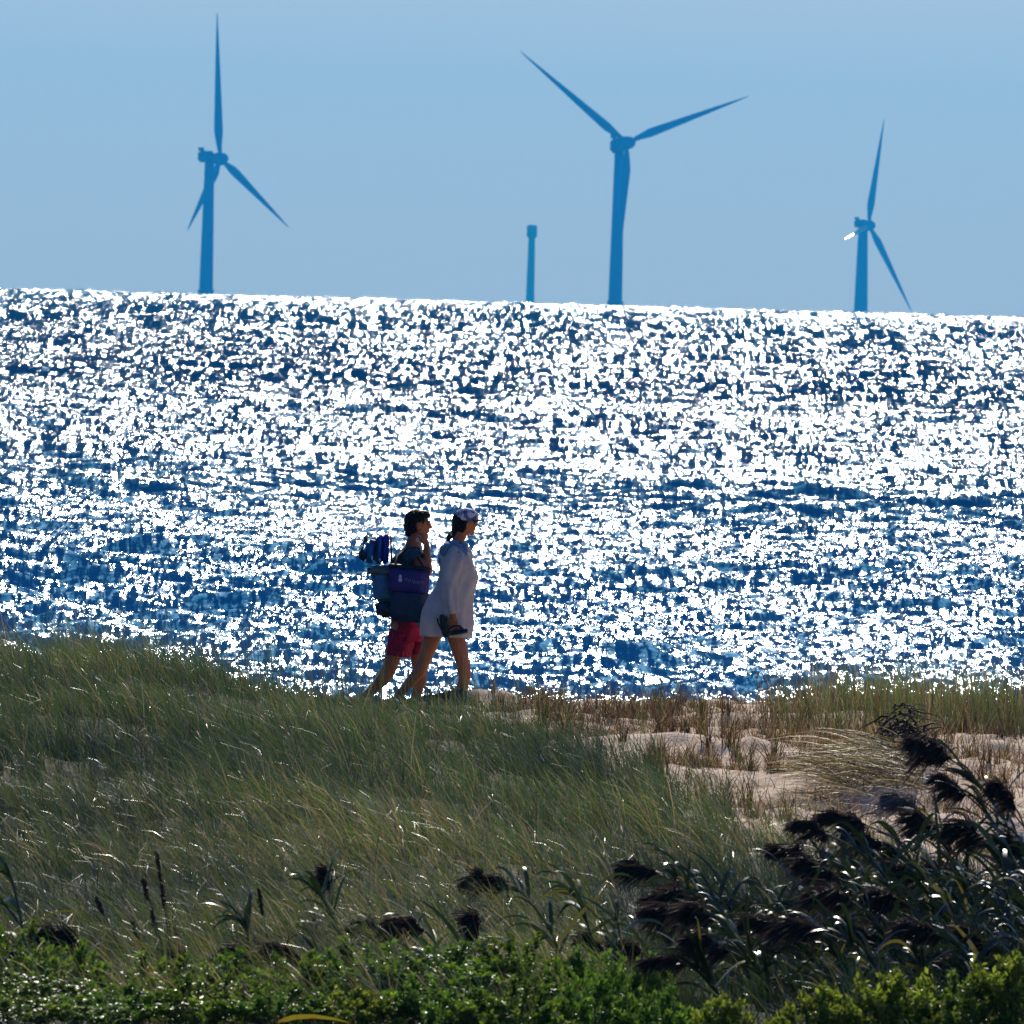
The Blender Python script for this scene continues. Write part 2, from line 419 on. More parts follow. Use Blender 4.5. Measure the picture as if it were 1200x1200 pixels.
PAL = np.array([[.050, .105, .014], [.085, .140, .016], [.15, .165, .028], [.25, .185, .07], [.40, .31, .14], [.10, .045, .02]])
def pal(g, n, p):
    return PAL[g.choice(len(PAL), n, p=p)] * g.uniform(.75, 1.25, (n, 1))

def field(g, x, y, hlo, hhi, p, lean=(.15, .55), bend=(.25, 1.25), w=(.0045, .0085), azs=.75, az0=math.pi - .45, short=False):
    n = len(x); b = np.stack([x, y, ground(x, y) - .02], -1)
    h = g.uniform(hlo, hhi, n)
    if short:
        h = h * (1 - .66 * sstep(-3.4, -.6, x) * sstep(102, 113, y)) * (.8 + .35 * np.sin(x * 2.3 + 2 * np.sin(y * .7)) * np.sin(y * .8))
    az = az0 + g.normal(0, azs, n)
    th0 = g.uniform(*lean, n) - .1; th1 = th0 + g.uniform(*bend, n)
    c0 = pal(g, n, p)
    tone = np.sin(x * 1.1 + 1.4 * np.sin(y * .33)) * np.sin(y * .41 + 1.3 * np.sin(x * .9))
    c0 = c0 * (1 + .50 * tone[:, None] * np.array([1.25, 1, .9]))
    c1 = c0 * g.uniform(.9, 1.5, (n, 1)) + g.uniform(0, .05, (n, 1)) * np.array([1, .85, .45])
    return blades(b, h, az, th0, th1, g.uniform(*w, n), c0 * .36, c1 * 1.45, g.normal(0, .9, n))  # shade painted into the blade bases, tips brightened as if sunlit

def cat(parts):
    Vs, Fs, Cs, o = [], [], [], 0
    for V, F, C in parts:
        Vs.append(V); Fs.append(F + o); Cs.append(C); o += len(V)
    return np.concatenate(Vs), np.concatenate(Fs), np.concatenate(Cs)

def make_grass():
    g = np.random.default_rng(21); out = []
    # green marram on the mound, in uneven clumps
    n = 178000
    y = g.uniform(75.5, 120.5, n); x = g.uniform(-5.4, 3.4, n)
    den = .55 + .45 * np.sin(x * 2.1 + 1.3 * np.sin(y * .5)) * np.sin(y * .55 + 1.2 * np.sin(x * 1.7))
    keep = (x < patch_edge(y) + g.normal(0, .10, n)) & (g.uniform(0, 1, n) < .35 + .65 * den)
    x, y = x[keep], y[keep]
    # blades grow in tussocks: draw most of them towards a tussock centre
    nt_ = 5200; tx, ty = g.uniform(-5.4, 3.4, nt_), g.uniform(75.5, 120.5, nt_)
    cell = {}
    for a_, b_ in zip(tx, ty): cell.setdefault((int(a_ * 2.5 + 100), int(b_ * 2.5)), []).append((a_, b_))
    kx, ky = (x * 2.5 + 100).astype(int), (y * 2.5).astype(int); mv_ = g.uniform(0, 1, len(x)) < .62
    for i_ in np.nonzero(mv_)[0]:
        c_ = cell.get((kx[i_], ky[i_]))
        if c_:
            c_ = c_[i_ % len(c_)]; x[i_] = c_[0] + (x[i_] - c_[0]) * .25; y[i_] = c_[1] + (y[i_] - c_[1]) * .25
    low = (y < 93)
    hi_ = ~low
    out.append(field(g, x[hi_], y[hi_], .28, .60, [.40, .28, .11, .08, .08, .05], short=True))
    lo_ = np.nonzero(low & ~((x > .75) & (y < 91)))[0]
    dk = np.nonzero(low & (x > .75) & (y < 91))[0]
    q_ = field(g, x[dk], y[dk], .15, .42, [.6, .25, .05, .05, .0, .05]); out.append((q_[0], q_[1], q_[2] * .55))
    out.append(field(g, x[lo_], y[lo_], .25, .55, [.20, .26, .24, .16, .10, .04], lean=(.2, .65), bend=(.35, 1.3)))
    # upright blades and seed stems that break the crest line
    n = 1500; y = g.uniform(106, 119, n); x = g.uniform(-5.4, patch_edge(y) + .2 - 1.2 * (y > 112))
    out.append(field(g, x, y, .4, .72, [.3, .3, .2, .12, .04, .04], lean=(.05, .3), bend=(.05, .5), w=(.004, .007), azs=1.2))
    V, F, C = cat(out)
    o = mesh_np('dune_grass', V, F, M_GRASS, col=C, smooth=True); tag(o, kind='stuff')
    # the belt of taller beach grass along the crest on the right
    n = 11000; y = g.uniform(112.5, 121, n); x = 2.0 + .45 * np.sin(y * 2.2) ** 2 + (3.6) * g.uniform(0, 1, n) ** .85
    cl = .5 + .5 * np.sin(x * 5.3 + np.sin(y)) * np.sin(y * 1.9 + 2 * np.sin(x * 2)); k = g.uniform(0, 1, n) < .25 + .75 * cl
    x, y = x[k], y[k]
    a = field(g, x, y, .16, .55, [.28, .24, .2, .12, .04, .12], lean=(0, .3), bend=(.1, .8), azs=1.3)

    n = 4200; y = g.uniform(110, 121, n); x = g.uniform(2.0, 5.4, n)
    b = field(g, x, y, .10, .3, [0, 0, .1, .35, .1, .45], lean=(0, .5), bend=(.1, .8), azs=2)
    V, F, C = cat([a, b]); o = mesh_np('beach_grass', V, F, M_GRASS, col=C, smooth=True); tag(o, kind='stuff')
    # broken straw, stubble and small litter strewn over the open sand
    n = 46000; y = 96 + 25 * g.uniform(0, 1, n) ** .7; x = g.uniform(-.6, 5.2, n)
    cl = np.sin(x * 3.1 + 2 * np.sin(y * .9)) * np.sin(y * 1.3 + 1.5 * np.sin(x * 2.2)) + g.normal(0, .35, n)
    k = (x > patch_edge(y) - .15) & (cl > -.05); x, y = x[k], y[k]
    a = field(g, x, y, .04, .20, [0, 0, .04, .20, .14, .62], lean=(.2, 1.5), bend=(.0, .8), w=(.004, .010), azs=2.5)
    k = g.uniform(0, 1, len(x)) < .16; x, y = x[k], y[k]
    b = field(g, x, y, .12, .30, [0, .02, .05, .2, .08, .65], lean=(.0, .5), bend=(.1, .9), w=(.004, .008), azs=2.5)
    V, F, C = cat([a, b]); o = mesh_np('straw_litter', V, F, M_DRY, col=C); tag(o, kind='stuff')
make_grass()

# dry brown tufts standing on the open sand: individuals
def tuft_mesh(seed, n, h, spread, green=0.0):
    g = np.random.default_rng(seed)
    b = np.stack([g.normal(0, spread, n), g.normal(0, spread, n), np.full(n, -.03)], -1)
    p = [.5 * green, .3 * green, .2 * green, .28 * (1 - green), .12 * (1 - green), .6 * (1 - green)]
    c = pal(g, n, p)
    V, F, C = blades(b, g.uniform(.45, 1, n) * h, g.uniform(0, 6.28, n), g.uniform(0, .25, n), g.uniform(.1, 1.3, n), g.uniform(.006, .012, n), c * .8, c * 1.3, g.normal(0, 1, n))
    return V, F, C
TPRO = []
for k, (n, h, s, gr) in enumerate([(22, .28, .018, .0), (30, .36, .022, .12), (14, .22, .014, .0), (44, .30, .030, .05), (26, .44, .020, .35)]):
    V, F, C = tuft_mesh(50 + k, n, h, s, gr)
    TPRO.append(mesh_np('grass_tuft', V, F, M_DRY, col=C))
g = np.random.default_rng(77)
spots = []
while len(spots) < 290:
    Y = g.uniform(98, 121); px = g.uniform(575, 1195)
    x = (px - 600) * K * Y + .01
    e = x - patch_edge(Y)
    if e < .05: continue
    dens = .95 if (Y > 107 and x < 1.5) else (.45 if Y > 104 else .3)
    if g.uniform() > dens: continue
    if Y < 104 and 1.9 < x < 3.3: continue
    if abs(x + .45) < .5 and Y > 119.6: continue
    spots.append((x, Y))
used = set()
for x, Y in spots:
    k = int(g.choice(5, p=[.3, .25, .2, .15, .1]))
    o = TPRO[k]
    if k in used: o = o.copy(); COL.objects.link(o)
    used.add(k)
    o.location = (x, Y, float(ground(x, Y))); o.rotation_euler = (0, 0, g.uniform(0, 6.28)); o.scale = [g.uniform(.7, 1.25)] * 3
    tag(o, ['small dry brown grass tuft standing alone on the pale open sand', 'dry brown tuft mixed with green blades on the open sand', 'thin sparse brown stubble tuft on the open sand',
            'wide spreading brown grass tuft on the open sand', 'tall half green grass tuft on the open sand'][k], 'grass tuft', 'dry grass tufts scattered over the open sand')
# ------------------------------------------------------------------ reeds
M_REED = mat('reed_leaf', (.035, .055, .018), rough=.36, spec=.5, attr=True, trans=.18)
M_STEM = mat('reed_stem', (.05, .06, .025), rough=.4, spec=.5, noise=(9, (.08, .06, .03), .45, .6))
M_PLUME = mat('reed_plume', (.06, .035, .028), rough=.7, spec=.3, attr=True, trans=.28)

def ribbon(pts, w, wd, c):
    """flat tapering leaf along pts; wd = width direction"""
    pts = np.asarray(pts); m = len(pts); s = np.linspace(0, 1, m)
    prof = np.minimum(1, s * 5 + .35) * (1 - s ** 2.2) + .02
    W = wd[None] * (w * prof / 2)[:, None]
    fold = np.array([0, 0, 1.]) * 0
    V = np.stack([pts - W, pts + W], 1).reshape(-1, 3)
    j = np.arange(m - 1) * 2
    F = np.stack([j, j + 1, j + 3, j + 2], -1)
    return V, F, np.tile(np.asarray(c)[None], (2 * m, 1))

def reed(g, base, top, plume=.26, nleaf=6, droop=1.0, pale=0.0, side=-1, col=(.024, .040, .013)):
    base = np.array(base, float); top = np.array(top, float)
    root = empty('reed', Vector(base)); d = top - base; ln = np.linalg.norm(d)
    t = np.linspace(0, 1, 12)[:, None]
    ctrl = np.array([d[0] * (.28 if plume else .45), d[1] * .4, d[2] * .80])
    pts = 2 * t * (1 - t) * ctrl + t * t * d
    V, F = tube_np(pts, np.linspace(.0088, .0048, 12), 6)
    mesh_np('stem', V, F, M_STEM, root, smooth=True)
    for k in range(nleaf):
        s = g.uniform(.12, .93); i = int(s * 11); p0 = pts[i]
        a = g.uniform(0, 6.28) if g.uniform() < .35 else math.pi + g.normal(0, .8)
        L = g.uniform(.2, .42) * (1 if s < .8 else .75); up = g.uniform(.6, 2.0); q = np.linspace(0, 1, 9)[:, None]
        hor = np.array([math.cos(a), math.sin(a), 0])
        lp = p0 + hor * L * (q - .12 * q ** 2) + np.array([0, 0, 1]) * L * (up * q - (up * .8 + g.uniform(-.3, .8)) * q ** 2 * .7)
        wd = np.cross(hor, [0, 0, 1]) * math.cos(1) + np.array([0, 0, 1]) * g.uniform(-.8, .8) + g.normal(0, .3, 3); wd /= np.linalg.norm(wd)
        c = np.array(col) * g.uniform(.6, 1.6) if g.uniform() > .10 else np.array([.28, .24, .04])
        V, F, C = ribbon(lp, g.uniform(.018, .032), wd, c)
        mesh_np('leaf', V, F, M_REED, root, col=C, smooth=True)
    if plume:
        # nodding, one-sided head: an arching rachis hung with fine branchlets
        q = np.linspace(0, 1, 10)[:, None]; P0 = pts[-1]; u = (pts[-1] - pts[-2]); u /= np.linalg.norm(u)
        u = u + np.array([side * .25, 0, .35]); u /= np.linalg.norm(u)
        rach = P0 + u * plume * 1.05 * (q - .15 * q ** 2) + np.array([side * .45, g.uniform(-.2, .2), -.50]) * plume * droop * q ** 2.4
        Vs = []; V, F = tube_np(rach, np.linspace(.0028, .001, 10), 4); C = np.tile([[.06, .04, .03]], (len(V), 1)); Vs.append((V, F, C))
        plume = plume * 1.36
        nb = int(560 * plume / .26); ncl = 15
        which = g.integers(0, ncl, nb); s = np.clip((which + .5) / ncl + g.normal(0, .012, nb), 0, 1); i = s * 9
        cdir = g.normal(0, .30, (ncl, 3)); clen = g.uniform(.55, 1.35, ncl); i0 = np.minimum(i.astype(int), 8); f = (i - i0)[:, None]
        b = rach[i0] * (1 - f) + rach[i0 + 1] * f
        prof = (np.sin(np.pi * np.clip(s * .88 + .1, 0, 1)) ** .7)
        L = plume * g.uniform(.12, .50, nb) * clen[which] * prof + .012
        dirn = u[None] * g.uniform(.15, .9, (nb, 1)) + np.array([side * .6, 0, -.45]) * g.uniform(.1, 1.1, (nb, 1)) + cdir[which] + g.normal(0, .17, (nb, 3))
        dirn /= np.linalg.norm(dirn, axis=1)[:, None]
        m1 = b + dirn * (L * .5)[:, None] ; e = b + dirn * L[:, None] + np.array([side * .25, 0, -.55]) * (L * .6)[:, None]
        wdt = g.normal(0, 1, (nb, 3)); wdt /= np.linalg.norm(wdt, axis=1)[:, None]; ww = g.uniform(.003, .0065, nb)[:, None]
        V = np.stack([b - wdt * ww * .4, b + wdt * ww * .4, m1 + wdt * ww, m1 - wdt * ww, e + wdt * ww * .3, e - wdt * ww * .3], 1).reshape(-1, 3)
        k = np.arange(nb)[:, None] * 6
        F = np.concatenate([k + np.array([[0, 1, 2, 3]]), k + np.array([[3, 2, 4, 5]])])
        cc = np.array([.055, .034, .028]) * (1 - pale) + np.array([.42, .36, .35]) * pale
        C = np.repeat(cc[None] * g.uniform(.5, 1.7, (nb, 1)), 6, axis=0)
        Vs.append((V, F, C)); V, F, C = cat(Vs)
        mesh_np('plume', V, F, M_PLUME, root, col=C)
    return root

g = np.random.default_rng(31)
def ordinal(i):
    o = ['first', 'second', 'third', 'fourth', 'fifth', 'sixth', 'seventh', 'eighth', 'ninth', 'tenth', 'eleventh', 'twelfth', 'thirteenth', 'fourteenth', 'fifteenth',
         'sixteenth', 'seventeenth', 'eighteenth', 'nineteenth', 'twentieth']
    if i < 20: return o[i]
    return ('twenty-' if i < 29 else 'thirty-') + o[(i - 20) % 10] if i != 29 else 'thirtieth'
# (plume centre x,y in the photograph, head length m, stem offset px, distance, description)
LEFT = [(12, 1105, .22, 30, 77.0, 'dark reed head low at the far left edge behind the bushes'),
        (80, 1092, .24, 25, 78.5, 'upright dark shaggy reed head left of the red brown seed stalks'),
        (215, 1106, .20, 40, 79.0, 'small dark reed head beside the red brown seed stalks'),
        (292, 1110, .22, 40, 78.0, 'dark reed head half sunk in the green bushes'),
        (345, 1106, .24, 55, 77.5, 'flat dark reed head just above the bushes below the round one'),
        (379, 1030, .17, 4, 81.0, 'tall reed with a small round dark head and white lit leaves'),
        (438, 1080, .16, 30, 80.0, 'small faint dark reed head bending left in mid grass'),
        (486, 1074, .20, 42, 79.0, 'hooded dark reed head on a stem slanting right'),
        (549, 1085, .19, 2, 79.5, 'upright dark reed head right of the hooded one'),
        (583, 1018, .22, 60, 84.0, 'dark slanting reed head alone high in the pale grass'),
        (697, 1100, .16, 18, 79.0, 'compact dark reed head left of the big right cluster'),
        (742, 1099, .22, 50, 79.5, 'long flat dark reed head at the left end of the right cluster')]
for px, py, s, off, Y, lab in LEFT:
    bx = P(px + off, 1200, Y); b = (bx.x, Y, float(ground(bx.x, Y)) - .03)
    t = P(px + s * 60, py + s * 90, Y); sd_ = -1
    upright = off < 10
    o = reed(g, b, t, s, nleaf=5 if px != 379 else 7, droop=.45 if upright else 1.0, col=(.05, .08, .025))
    tag(o, lab, 'reed', 'reeds with dark heads among the bushes on the left')
RIGHT = [(757, 1008, .20, 90), (800, 1035, .24, 80), (790, 1062, .22, 90), (825, 1062, .20, 70), (872, 1048, .24, 60), (838, 1095, .24, 60), (905, 1100, .20, 70),
         (935, 988, .22, 110), (957, 962, .20, 120), (1000, 948, .24, 110), (1062, 935, .26, 60), (1095, 868, .26, 90), (1085, 960, .22, 60), (1042, 1000, .22, 40),
         (1142, 968, .26, 90), (1065, 1010, .24, 70), (1120, 1015, .26, 80), (985, 1040, .24, 80), (1165, 1040, .24, 60), (1010, 1085, .22, 60), (950, 1075, .22, 80),
         (1175, 930, .22, 40), (1020, 975, .2, 70), (1118, 915, .2, 80), (965, 1010, .22, 90), (1050, 1045, .22, 60), (1190, 985, .22, 30), (1100, 1055, .24, 50), (900, 1075, .2, 70), (1000, 1130, .2, 50), (1130, 1130, .2, 50),
         (870, 1135, .20, 60), (1090, 1080, .24, 60), (1150, 1095, .22, 40), (925, 1140, .2, 60), (790, 1115, .2, 50)]
rt_sorted = sorted(range(len(RIGHT)), key=lambda i: RIGHT[i][0])
for n_, i in enumerate(rt_sorted):
    px, py, s, off = RIGHT[i]; Y = float(g.uniform(78, 84)) if py < 1060 else float(g.uniform(76.5, 79.5))
    b_ = P(px + off * g.uniform(1.0, 1.5), 1190, Y); b = (b_.x, Y, float(ground(b_.x, Y)) - .03)
    t = P(px + s * 75, py + s * 85, Y); pale = .55 if (px, py) == (1062, 935) else 0.0
    o = reed(g, b, t, s, nleaf=int(g.integers(22, 32)), droop=float(g.uniform(.3, .95)), pale=pale)
    if pale: lab = 'reed with the one pale silvery head in the right cluster'
    elif (px, py) == (1095, 868): lab = 'tallest reed of the right cluster, its dark head against the sand'
    elif (px, py) == (757, 1008): lab = 'leftmost upright dark reed head of the right cluster'
    elif (px, py) == (1142, 968): lab = 'reed with a combed dark head leaning left near the right edge'
    elif (px, py) == (872, 1048): lab = 'reed with a fringed arching dark head left of the sand gap'
    else: lab = f'dark headed reed leaning left, {ordinal(n_)} from the left in the right cluster'
    tag(o, lab, 'reed', 'dense reeds with dark heads on the right')
# reeds that have not flowered: stem and leaves
BARE = [(6, 1010, 77.5, 'bare green reed stem at the far left edge'), (365, 1040, 80, 'leafy reed without a head left of the round dark head'), (668, 1040, 80, 'green reed without a head between the grass and the bushes'),
        (722, 1075, 79, 'leafy headless reed just left of the right cluster'), (640, 1085, 79, 'short leafy headless reed in front of the pale grass'), (286, 1075, 79, 'thin headless reed stem right of the red brown stalks'),
        (500, 1120, 78, 'short headless reed under the hooded dark head'), (985, 1020, 80, 'headless reed in the left half of the right cluster'), (1110, 1050, 79, 'headless reed in the middle of the right cluster'),
        (1180, 1030, 81, 'headless reed at the right picture edge'), (905, 1060, 80, 'headless reed behind the fringed arching head'), (1040, 1060, 78.5, 'headless reed in front of the pale silvery head'),
        (860, 1110, 77.5, 'headless reed low in front of the fringed head'), (1135, 1120, 77, 'headless reed above the yellow green bushes'), (970, 1110, 77, 'headless reed above the dark gap in the bushes'),
        (1075, 1125, 77, 'low headless reed right of the dark gap in the bushes'), (1195, 1090, 78, 'low headless reed in the right corner')]
DARK = ([(935, 1030), (960, 1000), (1005, 1010), (1030, 1030), (1060, 1045), (1085, 1020), (1130, 1040), (1155, 1060), (1190, 1060), (890, 1090), (1015, 1060), (1100, 1090), (820, 1100), (770, 1080), (845, 1075), (1170, 1000)])
for k_, (px, py) in enumerate(DARK):
    nth_ = sum(1 for q in DARK if q[0] < px)
    BARE.append((px, py, 79 + (k_ * 7 % 5), f'dark leafy headless reed inside the right cluster, {ordinal(nth_)} from the left among these'))
for px, py, Y, lab in BARE:
    b_ = P(px + g.uniform(5, 45), 1190, Y); b = (b_.x, Y, float(ground(b_.x, Y)) - .03)
    o = reed(g, b, P(px, py, Y), 0, nleaf=int(g.integers(18, 26)), col=(.022, .038, .012) if px > 760 else (.05, .085, .025))
    tag(o, lab, 'reed', 'reeds without heads')

# ------------------------------------------------------------------ bushes along the bottom
M_LEAF = mat('shrub_leaf', (.05, .1, .02), rough=.42, spec=.4, attr=True, trans=.42)
M_TWIG = mat('shrub_twig', (.09, .06, .04), rough=.8)
def shrub_mesh(seed, n, R, Hh, base, yel):
    g = np.random.default_rng(seed)
    ns = 46; parts = []; sh = []
    for k in range(ns):
        a = g.uniform(0, 6.28); rr = R * math.sqrt(g.uniform(0, 1)); top = np.array([rr * math.cos(a), rr * math.sin(a), Hh * (1 - .55 * (rr / R) ** 2) * g.uniform(.72, 1.08)])
        root = top * np.array([.25, .25, 0]); q = np.linspace(0, 1, 6)[:, None]
        pts = root + (top - root) * q + np.array([0, 0, .12]) * q * (1 - q) + g.normal(0, .006, (6, 3)) * q
        sh.append(pts); parts.append(tube_np(pts, np.linspace(.004, .0015, 6), 4))
    tw = join(parts)
    s = g.beta(3.2, 1.1, n); k = g.integers(0, ns, n); i = s * 5; i0 = np.minimum(i.astype(int), 4); f = (i - i0)[:, None]
    A = np.array(sh); c = A[k, i0] * (1 - f) + A[k, i0 + 1] * f + g.normal(0, .012, (n, 3))
    d = g.normal(0, 1, (n, 3)); d[:, 2] = np.abs(d[:, 2]) * .8 + .15; d /= np.linalg.norm(d, axis=1)[:, None]
    W = np.cross(d, g.normal(0, 1, (n, 3))); W /= np.linalg.norm(W, axis=1)[:, None]; N = np.cross(d, W)
    L = (.013 + .034 * g.uniform(0, 1, n) ** 1.6)[:, None]; w = L * g.uniform(.24, .36, (n, 1))
    V = np.stack([c, c + d * L * .5 + W * w + N * L * .08, c + d * L, c + d * L * .5 - W * w + N * L * .08], 1).reshape(-1, 3)
    F = (np.arange(n)[:, None] * 4 + np.array([[0, 1, 2, 3]]))
    hue = g.uniform(0, 1, (n, 1)); shoot = g.uniform(.7, 1.4, ns)[k][:, None]
    cc = (np.array(base) * (1 - hue * .35) + np.array(yel) * hue * .35 + (s[:, None] > .93) * np.array(yel) * .35) * shoot * g.uniform(.7, 1.3, (n, 1))
    return tw, (V, F, np.repeat(cc, 4, axis=0))
VAR = [(61, 4600, .42, .50, (.07, .14, .014), (.22, .27, .02)), (62, 4400, .38, .46, (.065, .15, .018), (.20, .28, .02)), (63, 4000, .36, .42, (.11, .17, .015), (.32, .32, .03))]
PRO = []
for sd0, n, R, Hh, bc, yc in VAR:
    tw, (V, F, C) = shrub_mesh(sd0, n, R, Hh, bc, yc)
    root = empty('shrub', (0, 0, 0)); a = mesh_np('twigs', tw[0], tw[1], M_TWIG, root); b = mesh_np('foliage', V, F, M_LEAF, root, col=C)
    PRO.append([root, a, b, False])
def place_shrub(v, px, Y, scale, top_py, lab, grp):
    root, a, b, u = PRO[v]
    if u:
        r = root.copy(); COL.objects.link(r)
        for ch in (a, b):
            c = ch.copy(); COL.objects.link(c); c.parent = r
    else: r = root; PRO[v][3] = True
    p = P(px, 1200, Y); gz = float(ground(p.x, Y)) - .02
    tz = P(px, top_py - 16, Y).z; hh = VAR[v][3]
    r.location = (p.x, Y, gz); r.rotation_euler = (0, 0, float(g.uniform(0, 6.28))); r.scale = (scale, scale, max(.3, (tz - gz) / hh * .98))
    tag(r, lab, 'bush', grp)
BACK = [(0, 10, 76.6, 1.0, 1092, 'bush at the far left edge with a bright green top'), (1, 75, 76.8, .8, 1108, 'bush under the upright shaggy reed head'), (0, 175, 76.6, 1.1, 1130, 'bush below the red brown seed stalks'),
        (1, 265, 76.7, .9, 1122, 'bush right of the red brown seed stalks'), (0, 345, 76.4, .9, 1128, 'bush below the flat dark reed head'), (1, 425, 76.7, 1.0, 1108, 'bright green bush below the small faint reed head'),
        (1, 520, 76.6, 1.1, 1114, 'rounded green bush between the hooded and upright reed heads'), (0, 610, 76.8, 1.0, 1106, 'green bush at bottom centre before the pale grass'), (1, 690, 76.5, .8, 1118, 'bush below the compact dark reed head'),
        (1, 745, 76.6, .6, 1125, 'small green bush left of the dark reed mass')]
FRONT = [(0, 12, 73.6, 1.0, 1168, 'nearest dark green bush at the very bottom left'), (1, 85, 73.7, .9, 1178, 'second nearest bush at the bottom left edge'), (0, 40, 75.2, .9, 1150, 'dark green bush in the bottom left corner'), (1, 130, 75.0, .9, 1160, 'second bush from the left along the bottom edge'), (0, 235, 75.3, .9, 1155, 'third bush from the left along the bottom edge'),
         (1, 330, 75.1, .8, 1162, 'dark bush beside the long yellow leaf at the bottom edge'), (2, 420, 75.0, .7, 1170, 'low yellow green bush at the bottom edge left of centre'), (1, 505, 75.2, .9, 1152, 'dense green bush at the bottom edge near the centre'),
         (0, 600, 75.0, .9, 1158, 'dark green bush at the bottom centre edge'), (1, 690, 75.2, .8, 1150, 'bush at the bottom edge right of centre'), (1, 775, 75.0, .6, 1165, 'low bush at the bottom edge under the dark reeds'),
         (2, 850, 74.9, .6, 1178, 'low yellow green bush below the densest reeds'), (2, 960, 75.0, .8, 1166, 'yellow green bush left of the dark gap at the bottom right'), (2, 1050, 75.1, .9, 1146, 'yellow green bush in the bottom right, left of the tallest'),
         (2, 1190, 75.3, 1.0, 1125, 'tallest yellow green bush in the bottom right corner'), (0, 1120, 75.2, .8, 1152, 'darker bush between the two tall yellow green ones')]
for v, px, Y, s, tp, lab in BACK: place_shrub(v, px, Y, s, tp, lab, 'back row of leafy bushes')
for v, px, Y, s, tp, lab in FRONT: place_shrub(v, px, Y, s, tp, lab, 'front row of leafy bushes')

# one long yellowed reed leaf lying across the front bushes
M_YEL = mat('yellow_leaf', (.50, .42, .02), rough=.45, trans=.4, noise=(7, (.55, .22, .02), .5, .62))
pl_ = [P(x_, y_, 74.55) for x_, y_ in ((326, 1197), (345, 1192), (368, 1191), (392, 1194), (412, 1199))]
c_ = pl_[2]; q_ = np.array([list(p - c_) for p in pl_]); ts_ = np.linspace(0, 4, 17)
V, F, C = ribbon(np.stack([np.interp(ts_, range(5), q_[:, k]) for k in range(3)], -1), .028, np.array([0, .45, .9]), (.5, .4, .02))
yl = mesh_np('fallen_leaf', V, F, M_YEL, loc=c_, smooth=True); tag(yl, 'long yellow leaf lying across the bushes at the bottom edge', 'leaf')

# ------------------------------------------------------------------ red brown seed stalks
M_DOCK = mat('seed_stalk', (.12, .035, .02), rough=.7, noise=(30, (.06, .02, .015), .4, .6))
def dock(base, top, spike, thick):
    base = np.array(base, float); d = np.array(top) - base; root = empty('seed_stalk', Vector(base))
    q = np.linspace(0, 1, 10)[:, None]; pts = d * q + np.array([.03, 0, 0]) * q * (1 - q)
    V, F = tube_np(pts, np.linspace(.004, .002, 10), 5); mesh_np('stalk', V, F, M_DOCK, root)
    u = d / np.linalg.norm(d); parts = []
    for _ in range(110):
        s = g.uniform(0, 1); c = pts[-1] - u * spike * s * np.linalg.norm(d) ** 0
        rr = thick * (.35 + .65 * math.sin(math.pi * min(1, s * .8 + .15)))
        o_ = g.normal(0, 1, 3) * rr * .5; e = g.normal(0, .004, 3) + u * .006
        parts.append(tube_np(np.array([c + o_ - e, c + o_, c + o_ + e]), [.0012, .0038, .001], 4))
    V, F = join(parts); mesh_np('seed_head', V, F, M_DOCK, root)
    return root
for px, py, off, s, th, lab in [(183, 998, 22, .16, .010, 'tallest red brown seed stalk, rising into the grass'), (167, 1030, 28, .12, .010, 'red brown seed stalk left of the tallest'), (189, 1036, 14, .12, .010, 'red brown seed stalk just below the tallest'),
                                (112, 1052, 50, .09, .009, 'short tilted seed stalk left of the red brown bunch'), (155, 1080, 25, .2, .012, 'thick long seed spike low in the red brown bunch'), (178, 1070, 22, .12, .013, 'dark stout seed spike in the middle of the red brown bunch'),
                                (303, 1042, 16, .14, .009, 'lone red brown seed stalk left of the round reed head'), (205, 1085, 8, .08, .009, 'smallest seed stalk at the right of the red brown bunch')]:
    Y = float(g.uniform(78.5, 80)); b_ = P(px + off, 1180, Y)
    tag(dock((b_.x, Y, float(ground(b_.x, Y)) - .02), P(px, py, Y), s, th), lab, 'dead weed', 'red brown seed stalks in the grass')

# ------------------------------------------------------------------ wind-thrown straw and dead roots on the sand
def straw(px0, px1, py, Y0, n, Lr, lab):
    x0, x1 = P(px0, py, Y0).x, P(px1, py, Y0).x
    cx = (x0 + x1) / 2; root = empty('straw_heap', (cx, Y0, float(ground(cx, Y0)))); tag(root, lab, 'dead grass')
    x = g.uniform(x0, x1, n); y = Y0 + g.normal(0, .4, n)
    b = np.stack([x - cx, y - Y0, ground(x, y) - root.location.z + g.uniform(0, .10, n)], -1)
    c = PAL[g.choice([3, 4, 5, 2], n, p=[.3, .45, .12, .13])] * g.uniform(.8, 1.4, (n, 1))
    V, F, C = blades(b, g.uniform(*Lr, n), math.pi + g.normal(0, .35, n), g.uniform(.9, 1.35, n), g.uniform(1.6, 2.1, n), g.uniform(.005, .009, n), c, c * 1.2, g.normal(0, .8, n), segs=5)
    # keep the drooping ends on the sand
    gx, gy = V[:, 0] + cx, V[:, 1] + Y0; V[:, 2] = np.maximum(V[:, 2], ground(gx, gy) - root.location.z + .006)
    mesh_np('straw', V, F, M_DRY, root, col=C)
    return root
st = straw(975, 1100, 900, 102.6, 700, (.25, .68), 'combed heap of pale straw lying over the low sand hummock')
M_ROOT = mat('dead_root', (.022, .015, .013), rough=.85)
